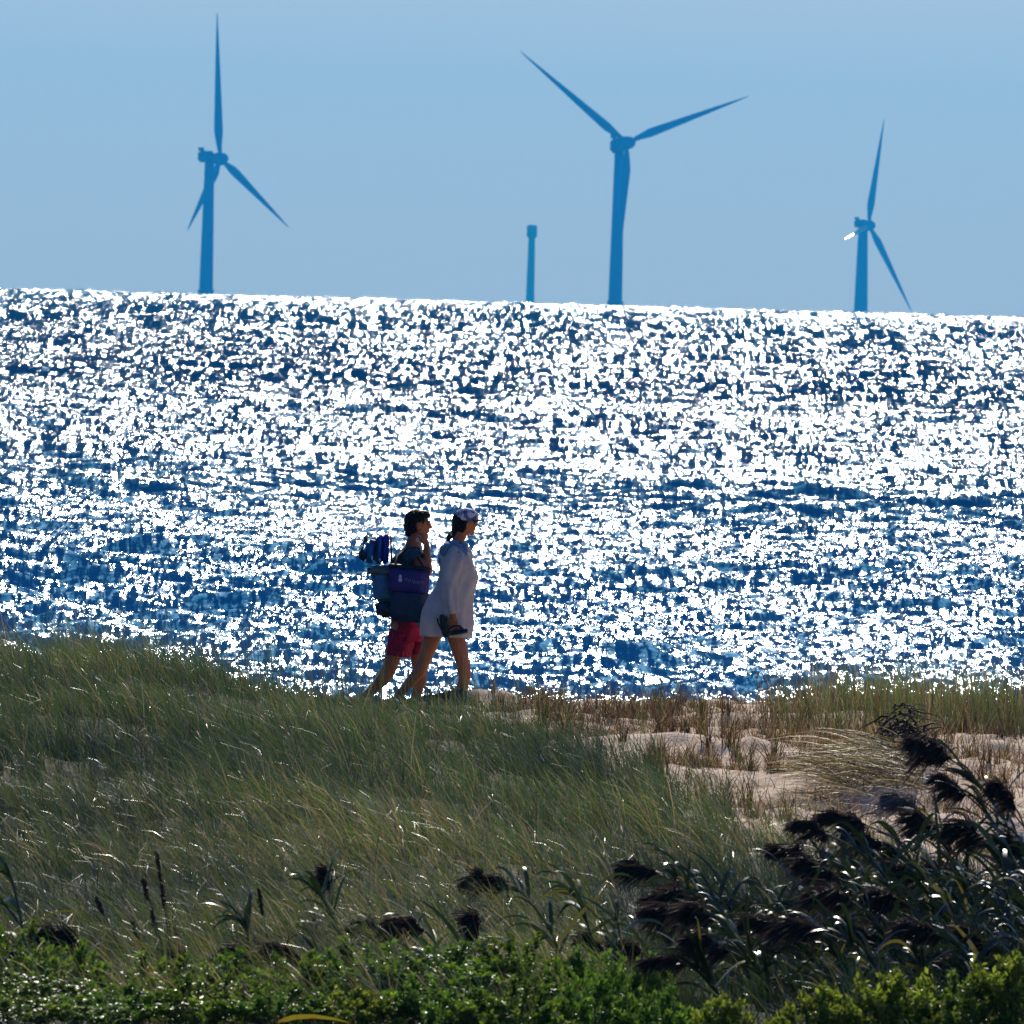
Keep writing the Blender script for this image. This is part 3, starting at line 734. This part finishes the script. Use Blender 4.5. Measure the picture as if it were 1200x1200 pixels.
def roots(px0, px1, Y, n, hh, lab):
    x0, x1 = P(px0, 880, Y).x, P(px1, 880, Y).x; cx = (x0 + x1) / 2; z0 = float(ground(cx, Y)); parts = []
    for _ in range(n):
        x = g.uniform(x0, x1) - cx; y = g.normal(0, .3); a = g.uniform(0, 6.28); L = g.uniform(.07, .24); q = np.linspace(0, 1, 6)[:, None]
        z = float(ground(x + cx, y + Y)) - z0 + g.uniform(0, hh) * (1 - (2 * x / (x1 - x0)) ** 2)
        pts = np.array([x, y, z]) + np.array([math.cos(a), math.sin(a), g.uniform(-.3, .5)]) * L * q + np.array([0, 0, -.4]) * L * q ** 2 + g.normal(0, .008, (6, 3))
        parts.append(tube_np(pts, np.linspace(g.uniform(.004, .011), .002, 6), 5))
    for k in range(9):
        xx = np.linspace(x0, x1, 26) * .98 + x0 * .01 + x1 * .01; yy = g.uniform(-.25, .25) + .05 * np.sin(xx * 9 + k)
        zz = ground(xx, yy + Y) - z0 + hh * (.1 + .07 * k) * np.sin(np.pi * np.linspace(.02, .98, 26)) + .015 * np.sin(xx * 25 + k)
        parts.append(tube_np(np.stack([xx - cx, yy + 0 * xx, zz], -1), .007, 5))
    V, F = join(parts); o = mesh_np('dead_roots', V, F, M_ROOT, loc=(cx, Y, z0), smooth=True); tag(o, lab, 'dead roots', 'dark dead roots on the sand')
roots(1012, 1100, 103.5, 330, .40, 'big dark tangle of dead roots behind the straw heap')
roots(925, 1020, 104.4, 150, .16, 'low dark strip of dead roots left of the big tangle')
roots(1140, 1198, 104.0, 60, .07, 'flat dark scrap of dead roots at the right edge')
# ------------------------------------------------------------------ people
def remeshed(name, blobs, m, parent=None, voxel=.006, smooth=6, disp=None):
    """one continuous skin around chains of tapering balls; blobs = [(p0, r0, p1, r1)] or [(p, (rx,ry,rz))]"""
    bm = bmesh.new()
    def ball(c, r, rot=None):
        r = (r, r, r) if isinstance(r, (int, float)) else r
        M = Matrix.Translation(c) @ (rot if rot else Matrix.Identity(4)) @ Matrix.Diagonal((*r, 1))
        bmesh.ops.create_icosphere(bm, subdivisions=2, radius=1, matrix=M)
    for b in blobs:
        if len(b) == 4:
            a, ra, c, rc = b; a, c = Vector(a), Vector(c); n = max(2, int((c - a).length / (min(ra, rc) * .45)) + 1)
            for i in range(n + 1):
                t = i / n; ball(a.lerp(c, t), ra * (1 - t) + rc * t)
        else: ball(Vector(b[0]), b[1], b[2] if len(b) > 2 else None)
    me = bpy.data.meshes.new('tmp'); bm.to_mesh(me); bm.free()
    o = bpy.data.objects.new('tmp', me); COL.objects.link(o)
    md = o.modifiers.new('r', 'REMESH'); md.mode = 'VOXEL'; md.voxel_size = voxel
    sm = o.modifiers.new('s', 'SMOOTH'); sm.iterations = smooth; sm.factor = .5
    ev = o.evaluated_get(bpy.context.evaluated_depsgraph_get())
    me2 = bpy.data.meshes.new_from_object(ev); bpy.data.objects.remove(o); bpy.data.meshes.remove(me)
    if disp:
        for v in me2.vertices: v.co += v.normal * disp(v.co)
    for p in me2.polygons: p.use_smooth = True
    me2.materials.clear(); me2.materials.append(m); me2.name = name
    o = bpy.data.objects.new(name, me2); COL.objects.link(o)
    if parent: o.parent = parent
    return o

def cloth(name, rings, m, parent, folds=.006, nf=9, seed=0, thick=.004, n=64):
    """open garment: rings = [(centre, halfdepth vector, halfwidth vector)]"""
    gg = np.random.default_rng(seed); rows = []
    # resample the rings smoothly
    R = []
    for (c0, a0, b0), (c1, a1, b1) in zip(rings, rings[1:]):
        for k in range(6):
            t = k / 6; R.append((Vector(c0).lerp(c1, t), Vector(a0).lerp(a1, t), Vector(b0).lerp(b1, t)))
    R.append(tuple(Vector(q) for q in rings[-1]))
    ph = gg.uniform(0, 6.28, 4)
    for i, (c, a, b) in enumerate(R):
        t = i / len(R); row = []
        for k in range(n):
            u = 2 * math.pi * k / n
            d = a * math.cos(u) + b * math.sin(u); s = 1 + (folds / max(.02, d.length)) * (math.sin(nf * u + ph[0] + 3 * t) * (.3 + t) + .8 * math.sin(5 * u + ph[1] - 7 * t) + .7 * math.sin(17 * t + 2 * u + ph[2]))
            row.append(c + d * s)
        rows.append(row)
    bm = loft(rows, cap=False)
    o = obj_bm(name, bm, m, parent)
    md = o.modifiers.new('s', 'SOLIDIFY'); md.thickness = thick; md.offset = 1
    return o

YW, YM = 120.45, 121.05
M_SKIN = mat('skin', (.56, .20, .08), rough=.5, spec=.35, noise=(14, (.46, .15, .055), .4, .65))
M_SKIN2 = mat('skin_tanned', (.46, .155, .06), rough=.5, spec=.35, noise=(14, (.38, .12, .045), .4, .65))
M_HAIR = mat('hair', (.010, .006, .005), rough=.6, spec=.15, noise=(60, (.018, .010, .008), .5, .7))
M_DRESS = mat('pale_dress', (.88, .84, .82), rough=.85, spec=.2, trans=.48, noise=(11, (.80, .77, .76), .45, .65), bump=(28, .010))
M_DENIM = mat('blue_hood', (.13, .25, .42), rough=.85, spec=.2, noise=(22, (.26, .34, .46), .5, .65), bump=(30, .008))
M_CAP = mat('cap_cloth', (.10, .13, .30), rough=.8, noise=(24, (.75, .76, .8), .47, .55))
M_BLACK = mat('black_rubber', (.012, .012, .013), rough=.5)
M_WHITE = mat('white_plastic', (.8, .8, .78), rough=.35)
M_EYE = mat('eye_dark', (.03, .02, .02), rough=.2)

class Fig:
    def __init__(s, Y, org): s.Y = Y; s.o = Vector(org)
    def __call__(s, px, py, dy=0): return P(px, py, s.Y + dy) - s.o

def hand(q, wrist, d, side, curl, palm_n):
    """blobs of a hand: palm plus four unequal bent fingers and a thumb; d = direction of the palm, side = across it, palm_n = towards the palm side"""
    w, d, s, n = Vector(wrist), Vector(d).normalized(), Vector(side).normalized(), Vector(palm_n).normalized()
    out = [(w, .026, w + d * .03, .027)]
    for i, (o_, L) in enumerate([(-.030, .062), (-.010, .072), (.010, .068), (.028, .052)]):
        k = w + d * .085 + s * o_
        out.append((w + d * .03 + s * o_ * .6, .017, k, .0115))
        a = curl; p = k; v = d
        for j, fr in enumerate((.42, .32, .26)):
            v = (d * math.cos(a * (j + 1)) + n * math.sin(a * (j + 1))).normalized(); p2 = p + v * L * fr * 1.15
            out.append((p, .0095 - .0008 * j, p2, .0088 - .0008 * j)); p = p2
    t0 = w + d * .025 - s * .026; t1 = t0 + (d * .6 - s * .55 + n * .35).normalized() * .038; t2 = t1 + (d * .8 + n * .5 * curl + s * .1).normalized() * .03
    out += [(t0, .014, t1, .0115), (t1, .011, t2, .009)]
    return out

def leg(f, hip, knee, ankle, heel, toe, rs):
    k = f(*knee); a = f(*ankle); h = f(*hip)
    calf = k.lerp(a, .32) + (k - a).cross(Vector((0, 1, 0))).normalized() * -.018
    b = [(h, rs[0], h.lerp(k, .5), rs[0] * .82), (h.lerp(k, .5), rs[0] * .82, k, rs[1]), (k, rs[1], calf, rs[2]), (calf, rs[2], a, rs[3]),
         (a, rs[3], f(*heel), .032), (f(*heel), .030, f(*heel).lerp(f(*toe), .6), .030), (f(*heel).lerp(f(*toe), .6), .032, f(*toe), .018)]
    ft = f(*toe); u = (f(*toe) - f(*heel)).normalized()
    for i in range(5):
        s_ = Vector((0, -.036 + .017 * i, 0)); b.append((ft - u * .03 + s_ * .8, .014, ft + u * (.012 - .004 * abs(i - 1)) + s_, .0095))
    return b

# --- woman
base = P(516, 828, YW); base.z = float(ground(base.x, YW))
f = Fig(YW, base)
hd = f(545, 612)
bl = [(hd, (.088, .072, .098)), (hd + Vector((.030, 0, -.030)), (.062, .052, .075)), (hd + Vector((.056, 0, -.086)), (.026, .026, .020)),
      (hd + Vector((.082, 0, .004)), .009, hd + Vector((.100, 0, -.020)), .0105), (hd + Vector((.078, 0, -.052)), (.012, .022, .010)), (hd + Vector((.076, 0, .022)), (.018, .05, .014)),
      (hd + Vector((.00, -.074, -.008)), (.018, .010, .030)), (hd + Vector((.00, .074, -.008)), (.018, .010, .030)),
      (f(541, 624), .050, f(535, 640), .052),
      (f(533, 650, -.16), .062, f(533, 650, .16), .062), (f(534, 662, -.06), .115, f(534, 662, .06), .115), (f(532, 688, -.04), .105, f(532, 688, .04), .105),
      (f(534, 662), .13, f(530, 690), .12), (f(530, 690), .12, f(525, 722), .14), (f(524, 724, -.07), .115, f(524, 724, .07), .115),
      (f(533, 651, -.18), .055, f(526, 688, -.23), .042), (f(526, 688, -.23), .042, f(531, 720, -.23), .026),
      (f(533, 651, .18), .055, f(540, 690, .22), .042), (f(540, 690, .22), .042, f(543, 716, .20), .026)]
bl += leg(f, (529, 726, -.09), (543, 778, -.09), (540, 818, -.10), (535, 826, -.10), (562, 829, -.11), (.088, .058, .054, .037))
bl += leg(f, (514, 726, .09), (496, 776, .09), (473, 808, .10), (466, 814, .10), (481, 829, .10), (.088, .058, .054, .037))
bl += hand(f, f(531, 721, -.23), (.1, 0, -1), (1, 0, .1), .75, (0, .9, 0))
bl += hand(f, f(543, 717, .20), (.1, 0, -1), (1, 0, .1), .35, (0, -.9, 0))
woman = remeshed('person', bl, M_SKIN); woman.location = base
tag(woman, 'woman in a long pale hooded shirt dress and cap, walking barefoot with sandals in hand', 'person')
dv = Vector((1, 0, 0)); wv = Vector((0, 1, 0)); px_ = K * YW
def W_(cx, cy, hdp, hw): return (f(cx, cy), dv * hdp * px_, wv * hw)
cloth('dress', [W_(538, 636, 8, .062), W_(535, 641, 13, .13), W_(534, 648, 18, .195), W_(534, 657, 20.5, .205), W_(537, 668, 22.5, .19), W_(538, 677, 22.5, .185), W_(534, 688, 22, .185),
                W_(528, 700, 26, .20), W_(524.5, 715, 29, .215), W_(523, 730, 29.5, .225), W_(522, 746, 29.5, .235)], M_DRESS, woman, folds=.0095, seed=3)
def sleeve(name, pts, rad, m, par, seed, folds=.006):
    R = []
    for i, (p, r) in enumerate(zip(pts, rad)):
        a = (pts[min(i + 1, len(pts) - 1)] - pts[max(i - 1, 0)]).normalized(); s1 = a.cross(Vector((0, 1, .05))).normalized(); s2 = a.cross(s1).normalized()
        R.append((p, s1 * r, s2 * r))
    return cloth(name, R, m, par, folds=folds, nf=4, seed=seed, n=32)
sleeve('sleeve', [f(534, 649, -.13), f(532, 658, -.20), f(528, 675, -.225), f(526, 690, -.235), f(528, 704, -.235), f(531, 719, -.23)], [.075, .072, .064, .060, .052, .046], M_DRESS, woman, 5, .008)
sleeve('sleeve', [f(535, 649, .13), f(536, 658, .19), f(538, 675, .215), f(540, 690, .22), f(542, 704, .21), f(543, 715, .20)], [.07, .068, .06, .056, .05, .044], M_DRESS, woman, 6, .008)
remeshed('hood', [(f(531, 639, -.10), .046, f(531, 639, .10), .046), (f(521, 648, -.10), .040, f(521, 648, .10), .040), (f(524, 643, -.13), .052, f(524, 643, .13), .052),
                  (f(519, 656, -.05), .034, f(519, 656, .05), .034), (f(530, 641, -.14), .042, f(543, 648, -.15), .030), (f(543, 640, -.06), .04, f(546, 650, -.10), .028),
                  (f(530, 641, .14), .042, f(543, 648, .15), .030)], M_DENIM, woman, voxel=.009, smooth=8,
         disp=lambda c: .007 * math.sin(c.x * 70 + c.z * 55) + .005 * math.sin(c.y * 60 + c.z * 90))
hair = remeshed('hair', [(hd + Vector((-.030, 0, .004)), (.080, .080, .098)), (hd + Vector((-.012, 0, .035)), (.085, .077, .070)), (hd + Vector((-.062, 0, -.04)), .045, hd + Vector((-.085, 0, -.085)), .030),
                         (hd + Vector((-.085, 0, -.085)), .030, hd + Vector((-.125, 0, -.12)), .024), (hd + Vector((-.125, 0, -.12)), .024, hd + Vector((-.135, 0, -.165)), .012),
                         (hd + Vector((0, -.068, -.005)), .022, hd + Vector((-.02, -.06, -.06)), .025), (hd + Vector((0, .068, -.005)), .022, hd + Vector((-.02, .06, -.06)), .025)], M_HAIR, woman, voxel=.006, smooth=3,
                disp=lambda c: .003 * math.sin(c.z * 160 + c.y * 200))
bm = bmesh.new(); bmesh.ops.create_uvsphere(bm, u_segments=12, v_segments=8, radius=1, matrix=Matrix.Translation(hd + Vector((-.108, 0, -.100))) @ Matrix.Diagonal((.014, .030, .020, 1)))
obj_bm('hair_tie', bm, M_WHITE, woman)
for s in (-1, 1):
    bm = bmesh.new(); bmesh.ops.create_uvsphere(bm, u_segments=10, v_segments=8, radius=.010, matrix=Matrix.Translation(hd + Vector((.078, s * .030, .002)))); obj_bm('eye', bm, M_EYE, woman)
cap_o = remeshed('cap', [(hd + Vector((.008, 0, .048)), (.102, .088, .072)), (hd + Vector((.030, 0, .038)), (.085, .078, .045))], M_CAP, woman, voxel=.007, smooth=3)
bm = loft([[hd + Vector((.062 + .072 * math.sin(math.pi * (k / 14)) * s, -.075 + .15 * k / 14, .022 - .020 * s + .012 * math.sin(math.pi * k / 14) + dz)) for k in range(15)] for s, dz in ((0, 0), (.5, 0), (1, 0), (1, .006), (0, .006))], close=False, cap=False)
obj_bm('visor', bm, M_BLACK, cap_o)

# --- man
base = P(468, 828, YM); base.z = float(ground(base.x, YM))
f = Fig(YM, base)
hm_ = f(490, 614)
bl = [(hm_, (.092, .076, .105)), (hm_ + Vector((.030, 0, -.035)), (.066, .056, .080)), (hm_ + Vector((.060, 0, -.092)), (.030, .032, .024)),
      (hm_ + Vector((.085, 0, .004)), .010, hm_ + Vector((.106, 0, -.024)), .0125), (hm_ + Vector((.083, 0, -.058)), (.013, .024, .011)), (hm_ + Vector((.084, 0, .020)), (.020, .052, .016)),
      (hm_ + Vector((.0, -.078, -.008)), (.019, .011, .033)), (hm_ + Vector((.0, .078, -.008)), (.019, .011, .033)),
      (f(487, 627), .060, f(483, 643), .064),
      (f(481, 652, -.17), .070, f(481, 652, .17), .070), (f(482, 668, -.07), .125, f(482, 668, .07), .125), (f(481, 700, -.05), .115, f(481, 700, .05), .115),
      (f(482, 668), .14, f(480, 700), .13), (f(480, 700), .13, f(479, 730), .135), (f(479, 732, -.07), .115, f(479, 732, .07), .115),
      (f(480, 652, -.20), .060, f(500, 668, -.26), .045), (f(501, 668, -.26), .045, f(500, 642, -.17), .029),
      (f(482, 652, .20), .060, f(492, 684, .25), .045), (f(492, 684, .25), .045, f(499, 660, .20), .030)]
bl += leg(f, (472, 736, -.10), (456, 783, -.10), (433, 812, -.10), (426, 817, -.10), (441, 830, -.10), (.092, .062, .058, .040))
bl += leg(f, (486, 736, .10), (492, 782, .10), (487, 819, .10), (481, 827, .10), (507, 829, .10), (.092, .062, .058, .040))
bl += hand(f, f(500, 640, -.16), (-.25, .25, 1), (.5, .8, 0), .8, (-.8, .4, 0))
bl += hand(f, f(499, 658, .20), (.3, -.2, 1), (0, 1, 0), .9, (-.8, -.3, 0))
man = remeshed('person', bl, M_SKIN2); man.location = base
tag(man, 'dark haired man in red shorts, bags on back and shoulder, hand raised to his face', 'person')
remeshed('hair', [(hm_ + Vector((-.018, 0, .030)), (.098, .088, .088)), (hm_ + Vector((-.040, 0, -.018)), (.075, .084, .085)), (hm_ + Vector((.035, 0, .070)), (.062, .070, .040)),
                  (hm_ + Vector((-.055, 0, -.070)), (.050, .060, .045))], M_HAIR, man, voxel=.006, smooth=2,
         disp=lambda c: .006 * math.sin(c.z * 150) * math.sin(c.x * 170 + c.y * 130) + .003 * math.sin(c.y * 290))
for s in (-1, 1):
    bm = bmesh.new(); bmesh.ops.create_uvsphere(bm, u_segments=10, v_segments=8, radius=.010, matrix=Matrix.Translation(hm_ + Vector((.082, s * .032, .002)))); obj_bm('eye', bm, M_EYE, man)
M_SHIRT = mat('dark_teal_shirt', (.03, .06, .085), rough=.85, spec=.2, noise=(18, (.05, .10, .12), .45, .65), bump=(26, .008))
M_RED = mat('red_shorts', (.36, .006, .045), rough=.7, spec=.2, noise=(16, (.26, .004, .04), .45, .65), bump=(24, .008))
def M_(cx, cy, hdp, hw): return (f(cx, cy), dv * hdp * px_, wv * hw)
cloth('shirt', [M_(484, 641, 10, .075), M_(482, 647, 15, .17), M_(481, 655, 19.5, .225), M_(482, 668, 22, .215), M_(481, 690, 20, .185), M_(480, 712, 20, .185), M_(479, 734, 20.5, .195)], M_SHIRT, man, seed=8)
sleeve('shirt_sleeve', [f(481, 652, -.15), f(483, 654, -.21), f(489, 659, -.235)], [.082, .078, .072], M_SHIRT, man, 9)
sleeve('shirt_sleeve', [f(482, 652, .15), f(484, 657, .21), f(487, 664, .225)], [.082, .078, .072], M_SHIRT, man, 10)
cloth('shorts', [M_(479, 726, 20.5, .20), M_(478.5, 735, 21, .215), M_(478, 745, 20.5, .215), M_(479, 751, 20.5, .215)], M_RED, man, seed=11, folds=.005)
sleeve('shorts_leg', [f(473, 742, -.10), f(469, 753, -.10), f(466, 769, -.10)], [.108, .104, .102], M_RED, man, 12, .007)
sleeve('shorts_leg', [f(486, 742, .10), f(488, 753, .10), f(489.5, 766, .10)], [.108, .102, .098], M_RED, man, 13, .007)

# --- the things they carry
def rbox(name, c, sx, sy, sz, m, parent=None, bev=.02, rot=0.0, taper=1.0, smooth=True):
    bm = bmesh.new(); bmesh.ops.create_cube(bm, size=1)
    bmesh.ops.subdivide_edges(bm, edges=bm.edges[:], cuts=3, use_grid_fill=True)
    for v in bm.verts:
        t = v.co.z + .5; k = taper + (1 - taper) * t
        puff = 1 + .10 * (1 - (2 * v.co.z) ** 2) * (1 - (2 * v.co.x) ** 2)
        v.co = Vector((v.co.x * sx * k, v.co.y * sy * k * puff, v.co.z * sz))
    bmesh.ops.bevel(bm, geom=[e for e in bm.edges if e.calc_face_angle(0) > .9], offset=bev, segments=3, affect='EDGES')
    bmesh.ops.rotate(bm, verts=bm.verts, cent=(0, 0, 0), matrix=Matrix.Rotation(rot, 3, 'Y')); bmesh.ops.translate(bm, verts=bm.verts, vec=c)
    return obj_bm(name, bm, m, parent, smooth)
def strap(name, pts, r, m, parent):
    V, F = tube_np([list(p) for p in pts], r, 6); return mesh_np(name, V, F, m, parent, smooth=True)

M_NAVY = mat('navy_canvas', (.028, .022, .20), rough=.6, spec=.4, noise=(7, (.07, .02, .20), .45, .6), bump=(22, .010))
M_NAVY2 = mat('dark_navy_canvas', (.016, .025, .085), rough=.65, noise=(7, (.02, .05, .11), .45, .6), bump=(22, .010))
M_TEAL = mat('teal_fabric', (.06, .25, .45), rough=.75, noise=(12, (.14, .32, .44), .45, .65), bump=(24, .008))
M_GREY = mat('grey_webbing', (.24, .27, .27), rough=.8, noise=(30, (.16, .2, .2), .45, .6))
M_BLUE = mat('blue_canvas', (.015, .09, .48), rough=.6, noise=(9, (.02, .16, .5), .45, .6), bump=(24, .006))
M_LOGO = mat('pale_print', (.55, .66, .85), rough=.6)
M_LOGO2 = mat('faded_print', (.16, .22, .42), rough=.6)
def at_man(px, py, dy=0): return P(px, py, YM + dy)
b0 = at_man(479, 728, -.36); bag = empty('tote_bag', b0); tag(bag, 'big navy blue tote bag with a pale emblem, hanging from the man\'s shoulder', 'bag')
fb = Fig(YM, b0)
rbox('lower_panel', fb(479.5, 709.5, -.36), .325, .21, .27, M_NAVY2, bag, .03, rot=.04, taper=.90)
rbox('upper_panel', fb(479, 680, -.36), .340, .222, .225, M_NAVY, bag, .02, rot=.04, taper=.97)
rbox('rim', fb(480, 664.5, -.36), .355, .235, .030, M_BLACK, bag, .010, rot=.05)
strap('shoulder_strap', [fb(463, 664, -.47), fb(466, 652, -.36), fb(474, 645, -.22), fb(480, 645, -.20), fb(488, 650, -.27), fb(496, 664, -.36)], .010, M_BLACK, bag)
# pale emblem (a rounded head on a body) and a faint curved line of letters too small to read
em = fb(469, 677.5, -.483); bmk = bmesh.new()
bmesh.ops.create_uvsphere(bmk, u_segments=14, v_segments=10, radius=1, matrix=Matrix.Translation(em + Vector((0, 0, .014))) @ Matrix.Diagonal((.013, .010, .016, 1)))
bmesh.ops.create_uvsphere(bmk, u_segments=14, v_segments=10, radius=1, matrix=Matrix.Translation(em + Vector((0, 0, -.014))) @ Matrix.Diagonal((.017, .010, .018, 1)))
obj_bm('emblem', bmk, M_LOGO, bag)
parts = []
for k in range(11):
    u = k / 10; c = fb(474.5 + 21 * u, 678.2 + 3.8 * min(1, u * 1.7), -.482); hgt = .010 + .004 * (k % 3)
    parts.append(tube_np([list(c + Vector((-.003, 0, -hgt))), list(c + Vector((.001, -.002, 0))), list(c + Vector((.005, 0, hgt * (.4 + .6 * (k % 2)))))], .0042, 5))
V, F = join(parts); mesh_np('lettering', V, F, M_LOGO2, bag)

b1 = at_man(447, 726, 0); bp = empty('backpack', b1); tag(bp, 'teal and navy backpack worn on the man\'s back', 'backpack'); fk = Fig(YM, b1)
rbox('main_pocket', fk(449, 686, 0), .17, .30, .30, M_TEAL, bp, .04, rot=-.16)
rbox('bottom_pocket', fk(451, 712, 0), .15, .28, .16, M_NAVY2, bp, .035, rot=-.28)
rbox('top_band', fk(446, 669, 0), .215, .32, .085, M_GREY, bp, .03, rot=-.02)
strap('shoulder_strap', [fk(456, 676, -.14), fk(464, 655, -.16), fk(476, 647, -.20), fk(484, 652, -.20), fk(480, 668, -.23), fk(462, 700, -.2)], .012, M_BLACK, bp)
strap('shoulder_strap', [fk(456, 676, .14), fk(464, 655, .16), fk(476, 646, .20), fk(484, 652, .20), fk(480, 668, .23), fk(462, 700, .2)], .012, M_BLACK, bp)
b2 = at_man(447, 662, 0); fc = empty('folded_chair', b2); tag(fc, 'folded blue canvas beach chair strapped above the backpack', 'beach chair'); fd = Fig(YM, b2)
rbox('seat_fabric', fd(445, 643.5, 0), .055, .42, .235, M_BLUE, fc, .015, rot=.05)
M_BLUE2 = mat('deep_blue_canvas', (.01, .02, .34), rough=.6, bump=(24, .006))
M_BLUE3 = mat('sea_blue_canvas', (.015, .17, .45), rough=.6, bump=(24, .006))
rbox('back_fabric', fd(452, 643, 0), .055, .44, .24, M_BLUE2, fc, .015, rot=.02)
rbox('cushion', fd(435, 646, 0), .10, .36, .19, M_BLUE3, fc, .03, rot=.18)
rbox('headrest', fd(427.5, 650, -.02), .10, .30, .10, M_NAVY2, fc, .035, rot=.55)
for dy in (-.225, .225):
    strap('frame_tube', [fd(459, 661, dy), fd(458, 627, dy)], .008, M_BLACK, fc)
    strap('frame_tube', [fd(442, 661, dy), fd(441, 632, dy), fd(429, 629, dy), fd(421, 653, dy)], .008, M_BLACK, fc)
strap('carry_knob', [fd(429, 635, -.2), fd(428, 628, -.2)], .016, M_BLACK, fc)
for px, py in ((445, 656), (436, 654)):
    bm = bmesh.new(); bmesh.ops.create_uvsphere(bm, u_segments=10, v_segments=8, radius=1, matrix=Matrix.Translation(fd(px, py, -.222)) @ Matrix.Diagonal((.008, .006, .014 if px == 445 else .022, 1)))
    obj_bm('buckle', bm, M_WHITE, fc)

ph = rbox('phone', Vector((0, 0, 0)), .075, .014, .036, M_WHITE, None, .005, rot=.15); ph.location = P(493, 633, YM - .15)
ph['label'] = 'small white phone held to the man\'s mouth'; ph['category'] = 'phone'

def sandal(p_toe, p_heel, up, lab):
    a, b = Vector(p_toe), Vector(p_heel); c = (a + b) / 2; root = empty('sandal', c); tag(root, lab, 'sandal', 'the woman\'s pair of black sandals')
    u = (a - b); L = u.length; u.normalize(); n = Vector(up); n = (n - u * n.dot(u)).normalized(); s = u.cross(n)
    rows = []
    for t in np.linspace(0, 1, 14):
        w = .040 * (math.sin(math.pi * (.04 + .92 * t)) ** .35) * (.84 + .25 * t - .12 * math.sin(math.pi * t)); x = u * (t - .5) * L
        th = .016 + .008 * (1 - t)
        rows.append([x + s * w * cs + n * th * sn for cs, sn in [(math.cos(q), math.sin(q) * .8) for q in np.linspace(0, 2 * math.pi, 14, endpoint=False)]])
    obj_bm('sole', loft(rows), M_BLACK, root)
    toe = u * L * .30
    for sg in (-1, 1):
        strap('toe_strap', [toe + n * .014, toe - u * .03 + n * .045 + s * sg * .018, toe - u * .09 + n * .038 + s * sg * .036, toe - u * .13 + n * .008 + s * sg * .040], .0075, M_BLACK, root)
    return root
sandal(P(524, 747, YW - .27), P(517.5, 720, YW - .27), (-.2, -1, 0), 'black sandal hanging upright behind the woman\'s hand')
sandal(P(548, 739, YW - .28), P(527, 742, YW - .26), (0, -.5, 1), 'black sandal held level in front of the woman\'s hand')
